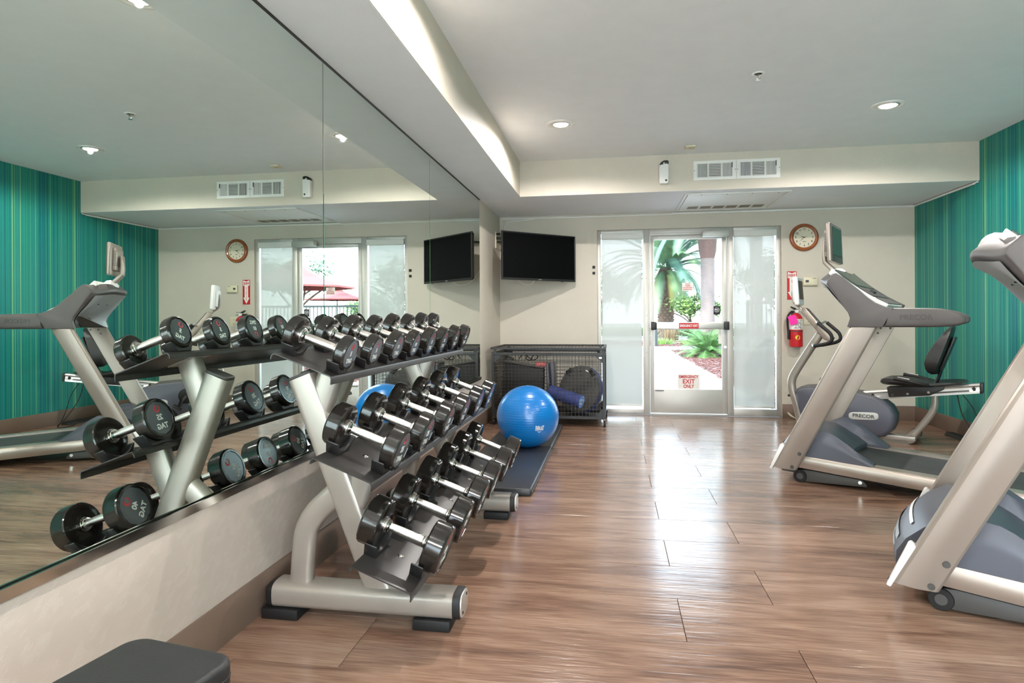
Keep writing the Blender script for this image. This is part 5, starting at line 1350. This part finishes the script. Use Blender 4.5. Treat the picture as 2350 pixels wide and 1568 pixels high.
m_straw = leafmat('dry_grass', (116, 100, 74), (100, 84, 60))
m_canvas = mat('red_umbrella_canvas', (124, 58, 56), 0.8, var=0.06)
m_fence = mat('dark_green_fence', (24, 32, 32), 0.75, var=0.1)

GZ = -0.03
bm = BM(); box2(bm, (-60, 7.87, GZ - 0.4), (90, 140, GZ - 0.05)); struct('ground', bm, m_lawn, 'pale open ground beyond the garden')
bm = BM(); box2(bm, (-60, -60, GZ - 0.4), (60, YB - 0.21, GZ)); struct('bounce_ground', bm, m_bounce_ground, 'added pale ground behind the viewer, bouncing daylight inside')  # added unseen ground, bounces sun and sky up at the ceiling
bm = BM(); box2(bm, (3.5, 7.88, GZ - 0.06), (13, 24.1, GZ - 0.012)); box2(bm, (-8, 27.0, GZ - 0.06), (16, 34.5, GZ - 0.012))
mulch = struct('mulch_bed', bm, m_mulch, 'red bark mulch beds beside the path')
rnd = random.Random(3)
bm = BM()
for i in range(5200):
    if i % 4: x, y = rnd.uniform(3.45, 6.2), rnd.uniform(8.2, 24)
    else: x, y = rnd.uniform(2.5, 7.5), rnd.uniform(27, 33)
    s = rnd.uniform(0.03, 0.09)
    box(bm, (x, y, GZ - 0.008 + rnd.uniform(0, 0.02)), (s, s * 0.4, 0.012), Matrix.Rotation(rnd.uniform(0, 6.3), 3, 'Z') @ Matrix.Rotation(rnd.uniform(-0.5, 0.5), 3, 'X'))
part('bark_chips', bm, m_chip, mulch, smooth=0, kind='stuff')
path = None
bm = BM(); box2(bm, (-8, 7.87, GZ - 0.06), (13, 8.4, GZ - 0.002)); path = struct('path', bm, m_conc, 'white concrete path leading away from the door')
yy = 8.41
while yy < 26.9:
    y1 = min(yy + 1.9, 27.0)
    bm = BM(); box2(bm, (-8, yy, GZ - 0.06), (3.5, y1 - 0.012, GZ)); part('slab', bm, m_conc, path, bevel=0.006, seg=1, smooth=0)
    yy = y1
bm = BM(); box2(bm, (3.51, 24.12, GZ - 0.06), (13, 26.98, GZ)); part('slab', bm, m_conc, path, bevel=0.006, seg=1, smooth=0)

def frond_mesh(L, droop, n=26, leaf=0.42, width=0.035, vee=0.5):
    bm = BM(); pts = []
    for i in range(n + 1):
        t = i / n
        pts.append(Vector((L * (t - 0.18 * droop * t * t), 0, L * (0.32 * t - droop * 0.62 * t * t))))
    for i in range(n):
        w0, w1 = 0.025 * L * 0.25 * (1 - i / n) + 0.004, 0.025 * L * 0.25 * (1 - (i + 1) / n) + 0.004
        bm.faces.new([bm.verts.new(pts[i] + Vector((0, -w0, 0))), bm.verts.new(pts[i + 1] + Vector((0, -w1, 0))), bm.verts.new(pts[i + 1] + Vector((0, w1, 0))), bm.verts.new(pts[i] + Vector((0, w0, 0)))])
    for i in range(2, n):
        t = i / n; tg = (pts[min(i + 1, n)] - pts[i - 1]).normalized()
        ll = leaf * L / 3.6 * (0.55 + 0.9 * math.sin(PI * min(1, t * 0.85 + 0.12))) 
        for s in (-1, 1):
            for sub in (0.0, 0.5):
                p = pts[i] + (pts[min(i + 1, n)] - pts[i]) * sub
                d = (tg * 0.75 + Vector((0, s, vee * 0.25)) * 0.8).normalized() * ll
                d.z -= ll * 0.30
                w = tg * width * L / 3.6
                bm.faces.new([bm.verts.new(p - w), bm.verts.new(p + w), bm.verts.new(p + d * 0.55 + w * 0.8), bm.verts.new(p + d)])
    return mesh_of('frond', bm, smooth=0)
FR = [frond_mesh(4.8, 0.9, 40, 0.44, 0.02), frond_mesh(4.4, 1.2, 40, 0.44, 0.02), frond_mesh(3.5, 1.35, 34, 0.42, 0.024)]
for f in FR: f.materials.append(m_frond)
FO = [frond_mesh(2.1, 1.5, 24, 0.5, 0.06)]; FO[0].materials.append(m_frondold)

def date_palm(loc, lbl, H=3.6, nf=66):
    t = thing('date_palm', lbl, 'palm', loc)
    bm = BM(); lathe(bm, [(0.56, 0), (0.47, 0.3), (0.44, 1.2), (0.47, 2.4), (0.56, 3.0), (0.62, 3.5), (0.3, 4.2)], 24); part('trunk', bm, m_bark, t)
    bm = BM(); k = 0; z = 0.2
    while z < 3.7:
        r = 0.45 + max(0, (z - 2.2) * 0.09)
        for j in range(11):
            a = 2 * PI * (j + 0.5 * (k % 2)) / 11
            c_ = Vector((r * math.cos(a), r * math.sin(a), z)); rd = Vector((math.cos(a), math.sin(a), 0)); tg = Vector((-math.sin(a), math.cos(a), 0))
            q = [c_ - tg * 0.115, c_ + Vector((0, 0, -0.09)) + rd * 0.0, c_ + tg * 0.115, c_ + Vector((0, 0, 0.10)) + rd * 0.02]
            tip = c_ + rd * 0.07 + Vector((0, 0, 0.05))
            vs_ = [bm.verts.new(p) for p in q]; tv_ = bm.verts.new(tip)
            for i in range(4): bm.faces.new((vs_[i], vs_[(i + 1) % 4], tv_))
        z += 0.165; k += 1
    part('leaf_bases', bm, m_barkscale, t, smooth=0, kind='stuff')
    r = random.Random(5)
    for i in range(nf):
        lvl = i / nf; az = i * 2.399 + r.uniform(-0.2, 0.2)
        me = FR[0 if lvl < 0.33 else 1 if lvl < 0.72 else 2]
        pitch = R_(-62 + 76 * lvl + r.uniform(-5, 5))
        link('frond', me, None, t, (0.35 * math.cos(az), 0.35 * math.sin(az), H + 0.75 - 0.5 * lvl), (0, pitch, az))
    for i in range(12):
        az = i * 2.399 + 0.7
        link('dry_frond', FO[0], None, t, (0.42 * math.cos(az), 0.42 * math.sin(az), H + 0.1), (0, R_(24 + r.uniform(-8, 14)), az))
    return t
date_palm((4.50, 38.0, 0.0), 'stout palm with a scaly trunk and drooping fronds, left in the door glass')

def smooth_palm(loc, lbl, R0, H, crown):
    t = thing('fan_palm', lbl, 'palm', loc)
    prof = [(R0 * 1.15, 0), (R0, 0.8)]; z = 0.8
    while z < H: prof += [(R0 * 0.98, z + 0.02), (R0, z + 0.26)]; z += 0.28
    bm = BM(); lathe(bm, prof, 20); part('trunk', bm, m_palegrey, t)
    bm = BM(); lathe(bm, [(R0, H), (R0 * 1.25, H + 0.4), (R0 * 1.35, H + 1.0), (R0 * 0.6, H + 2.4)], 18); part('fibre_collar', bm, m_fibre, t)
    r = random.Random(9)
    for i in range(crown):
        az = i * 2.399; lvl = i / crown
        link('frond', FR[i % 3], None, t, (0.25 * math.cos(az), 0.25 * math.sin(az), H + 2.1), (0, R_(-50 + 70 * lvl), az))
smooth_palm((6.32, 34.0, GZ), 'tall palm with a smooth pinkish trunk, right in the door glass', 0.36, 4.3, 26)
smooth_palm((7.02, 26.0, GZ), 'slim grey palm trunk seen through the right roller shade', 0.24, 6.2, 22)

def rosette(name, lbl, loc, n, L, m, cat='shrub', w=0.06, grp=None):
    t = thing(name, lbl, cat, loc, group=grp)
    me = frond_mesh(L, 0.9, 20, 0.62 if name == 'sago_shrub' else 0.0, 0.022) if name == 'sago_shrub' else None
    if me: me.materials.append(m)
    r = random.Random(int(loc[0] * 100))
    for i in range(n):
        az = i * 2.399; lvl = i / n
        if me is None:
            bm = BM(); ang = R_(80 - 62 * lvl)
            p = [Vector((0, 0, 0)), Vector((L * 0.5 * math.cos(ang), 0, L * 0.5 * math.sin(ang))), Vector((L * math.cos(ang * 0.8), 0, L * math.sin(ang * 0.8)))]
            a_, b_ = [bm.verts.new(p[0] + Vector((0, s * w * 0.6, 0))) for s in (-1, 1)]; c_, d_ = [bm.verts.new(p[1] + Vector((0, s * w, 0.02))) for s in (1, -1)]; e_ = bm.verts.new(p[2])
            bm.faces.new((a_, b_, c_, d_)); bm.faces.new((d_, c_, e_))
            o = part('leaf', bm, m, t, smooth=0); o.rotation_euler = (0, 0, az)
        else:
            link('frond', me, None, t, (0.05 * math.cos(az), 0.05 * math.sin(az), 0.05), (0, R_(-68 + 72 * lvl), az))
    return t
rosette('sago_shrub', 'spiky bright green shrub in the mulch right of the path', (4.32, 20.2, GZ), 64, 1.25, m_sago)
rosette('agave_plant', 'dark strappy plant beyond the mulch, left of the smooth palm', (5.35, 32.6, GZ), 22, 0.95, m_leafdark, 'plant', 0.04)
rosette('agave_plant', 'dark strappy plant at the foot of the stout palm', (3.4, 31.8, GZ), 20, 0.8, m_leafdark, 'plant', 0.04)
for i, (x, y, m_, lb) in enumerate([(3.6, 29.4, m_leaf, 'low green groundcover clump nearest the cross path, on the left'), (5.0, 29.7, m_leaf, 'low green groundcover clump in the middle of the far mulch bed'), (6.5, 29.2, m_leaf, 'low green groundcover clump at the right of the far mulch bed'), (4.45, 34.3, m_straw, 'dry straw-coloured grass clump behind the green groundcover'), (6.3, 31.0, m_straw, 'dry straw-coloured grass clump right of the scaly palm')]):
    t = thing('groundcover_clump' if m_ is m_leaf else 'grass_clump', lb, 'plant', (x, y, GZ))
    bm = BM(); r = random.Random(20 + i); hh = 0.28 if m_ is m_leaf else 0.75
    for k in range(260):
        a = r.uniform(0, 6.283); q = r.uniform(0, 0.62) ; L = hh * r.uniform(0.6, 1.1); tl = r.uniform(0.1, 0.5)
        b0 = Vector((q * math.cos(a), q * math.sin(a), 0)); d = Vector((math.cos(a + r.uniform(-1, 1)) * tl * L, math.sin(a + r.uniform(-1, 1)) * tl * L, L))
        s = Vector((-math.sin(a), math.cos(a), 0)) * 0.022
        bm.faces.new([bm.verts.new(b0 - s), bm.verts.new(b0 + s), bm.verts.new(b0 + d)])
    part('blades', bm, m_, t, smooth=0, kind='stuff')

def leafy_tree(lbl, loc, H, R0, m, n, flat=0.7, trunk=0.09, seed=1, hollow=0.0):
    t = thing('garden_tree', lbl, 'tree', loc)
    r = random.Random(seed)
    bm = BM(); tube(bm, crom([(0, 0, 0), (0.05, 0, H * 0.3), (0.0, 0.03, H * 0.6)], 4), [trunk, trunk * 0.95, trunk * 0.92, trunk * 0.9, trunk * 0.85, trunk * 0.8, trunk * 0.75, trunk * 0.7, trunk * 0.65], 10)
    for i in range(7):
        a = i * 0.9; z0 = H * r.uniform(0.35, 0.6)
        tube(bm, crom([(0, 0, z0), (R0 * 0.3 * math.cos(a), R0 * 0.3 * math.sin(a), z0 + H * 0.15), (R0 * 0.75 * math.cos(a + 0.3), R0 * 0.75 * math.sin(a + 0.3), z0 + H * 0.28)], 4), trunk * 0.4, 6)
    part('trunk', bm, m_bark, t)
    bm = BM()
    cl = [(Vector((r.gauss(0, 0.42) * R0, r.gauss(0, 0.42) * R0, H * 0.8 + r.gauss(0, 0.3) * R0 * flat)), R0 * r.uniform(0.2, 0.38)) for _ in range(16)]
    for i in range(n):
        c_, cr = cl[i % len(cl)]
        p = c_ + Vector((r.gauss(0, 0.5) * cr, r.gauss(0, 0.5) * cr, r.gauss(0, 0.42) * cr)); s = r.uniform(0.05, 0.11) * (R0 / 1.2) ** 0.4
        u_ = Vector((r.gauss(0, 1), r.gauss(0, 1), r.gauss(0, 0.6))).normalized(); v_ = u_.orthogonal().normalized()
        bm.faces.new([bm.verts.new(p - u_ * s), bm.verts.new(p + v_ * s * 0.5), bm.verts.new(p + u_ * s), bm.verts.new(p - v_ * s * 0.5)])
    part('foliage', bm, m, t, smooth=0, kind='stuff')
leafy_tree('small light green tree with dark branches between the two palms', (5.64, 36.0, GZ), 2.4, 1.5, m_leaf, 2600, 0.5, 0.09, 2)
leafy_tree('airy grey-green tree above the red umbrellas, seen in the mirror', (11.0, 23.0, GZ), 3.6, 1.5, m_leafdark, 1500, 0.7, 0.1, 4)
leafy_tree('tree behind the left sidelight as reflected in the mirror, taller one', (8.3, 27.5, GZ), 3.6, 1.7, m_leafdark, 2200, 0.8, 0.1, 6)
leafy_tree('bushy green tree behind the fence under the umbrellas', (11.6, 33.0, GZ), 2.2, 2.2, m_leaf, 2600, 0.5, 0.12, 8)
leafy_tree('tall green tree far left beyond the garden, behind the scaly palm', (0.5, 46.0, GZ), 4.4, 2.8, m_leafdark, 2600, 0.7, 0.16, 10)
for i, x in enumerate((-3.0, 1.5, 6.0, 10.5, 15.0)):
    t = thing('clipped_hedge', 'long green hedge section at the back of the garden, number %s from the left' % ('one', 'two', 'three', 'four', 'five')[i], 'hedge', (x, 42.0, GZ), group='hedge sections')
    bm = BM(); box(bm, (0, 0, 0.22), (4.3, 0.7, 0.44)); part('core', bm, m_leafdark, t, bevel=0.1)
    bm = BM(); r = random.Random(50 + i)
    for k in range(1400):
        p = Vector((r.uniform(-2.2, 2.2), r.choice((-0.4, 0.4)) + r.gauss(0, 0.04), r.uniform(0.05, 0.48))) if k % 3 else Vector((r.uniform(-2.2, 2.2), r.uniform(-0.4, 0.4), 0.47 + r.gauss(0, 0.05)))
        u_ = Vector((r.gauss(0, 1), r.gauss(0, 1), r.gauss(0, 1))).normalized() * 0.09; v_ = u_.orthogonal() * 0.5
        bm.faces.new([bm.verts.new(p - u_), bm.verts.new(p + v_), bm.verts.new(p + u_), bm.verts.new(p - v_)])
    part('leaves', bm, m_leaf, t, smooth=0, kind='stuff')
t = thing('bollard_lamp', 'dark slim bollard post at the left edge of the garden path', 'bollard', (3.17, 27.0, GZ))
bm = BM(); lathe(bm, [(0.085, 0), (0.085, 0.72), (0.07, 0.75)], 16); part('post', bm, m_fence, t)
bm = BM(); lathe(bm, [(0.09, 0.75), (0.09, 0.80), (0.02, 0.84)], 16); part('cap', bm, m_ink, t)

# fence and umbrellas outside the door (seen in the mirror)
fn = thing('terrace_fence', 'dark metal picket fence in front of the umbrellas, seen in the mirror', 'fence', (6.6, 14.0, GZ))
FX0, FX1, FH = 4.25, 9.2, 1.55
for z in (FH - 0.04, 0.12):
    bm = BM(); box2(bm, (FX0 - 6.6, -0.025, z - 0.025), (FX1 - 6.6, 0.025, z + 0.025)); part('rail', bm, m_fence, fn, smooth=0)
bm = BM(); box2(bm, (-0.009, -0.009, 0.10), (0.009, 0.009, FH - 0.05)); pk = mesh_of('picket', bm, smooth=0); pk.materials.append(m_fence)
x = FX0
while x < FX1:
    link('picket', pk, None, fn, (x - 6.6, 0, 0)); x += 0.095
for x in (FX0, 6.1, 7.7, FX1):
    bm = BM(); box2(bm, (x - 6.63, -0.032, 0), (x - 6.57, 0.032, FH + 0.02)); part('post', bm, m_fence, fn, smooth=0)

def umbrella(loc, R0, zr, za, lbl):
    t = thing('patio_umbrella', lbl, 'umbrella', loc, (0, 0, R_(18)), group='red patio umbrellas')
    bm = BM(); n = 8
    ring = [[Vector((r * math.cos(2 * PI * k / n), r * math.sin(2 * PI * k / n), z)) for k in range(n)] for r, z in ((0.2, za - 0.03), (R0 * 0.55, zr + (za - zr) * 0.40), (R0, zr), (R0, zr - 0.045))]
    rows = [[bm.verts.new(p) for p in r] for r in ring]
    for a, b in zip(rows, rows[1:]):
        for i in range(n): bm.faces.new((a[i], a[(i + 1) % n], b[(i + 1) % n], b[i]))
    part('canopy', bm, m_canvas, t, smooth=0)
    bm = BM(); lathe(bm, [(0.32, za - 0.06), (0.2, za + 0.02), (0.03, za + 0.1)], 8, cap1=True); part('vent_cap', bm, m_canvas, t, smooth=0)
    bm = BM(); lathe(bm, [(0.025, 0.03), (0.025, za + 0.12)], 12); part('pole', bm, m_fence, t)
    bm = BM(); lathe(bm, [(0.3, 0), (0.3, 0.05), (0.05, 0.08), (0.05, 0.3)], 20); part('base', bm, m_fence, t)
    for k in range(n):
        a = 2 * PI * k / n
        bm = BM(); tube(bm, [(0.03 * math.cos(a), 0.03 * math.sin(a), za - 0.1), (R0 * 0.97 * math.cos(a), R0 * 0.97 * math.sin(a), zr - 0.03)], 0.01, 6); part('rib', bm, m_fence, t)
        bm = BM(); tube(bm, [(0.03 * math.cos(a), 0.03 * math.sin(a), zr - 0.25), (R0 * 0.5 * math.cos(a), R0 * 0.5 * math.sin(a), zr + (za - zr) * 0.4)], 0.008, 6); part('strut', bm, m_fence, t)
umbrella((7.30, 16.0, GZ), 1.66, 2.10, 2.72, 'nearer red patio umbrella, higher one in the mirror, above the fence')
umbrella((11.55, 28.0, GZ), 1.5, 2.15, 2.60, 'further red patio umbrella, lower one in the mirror, right above the fence')
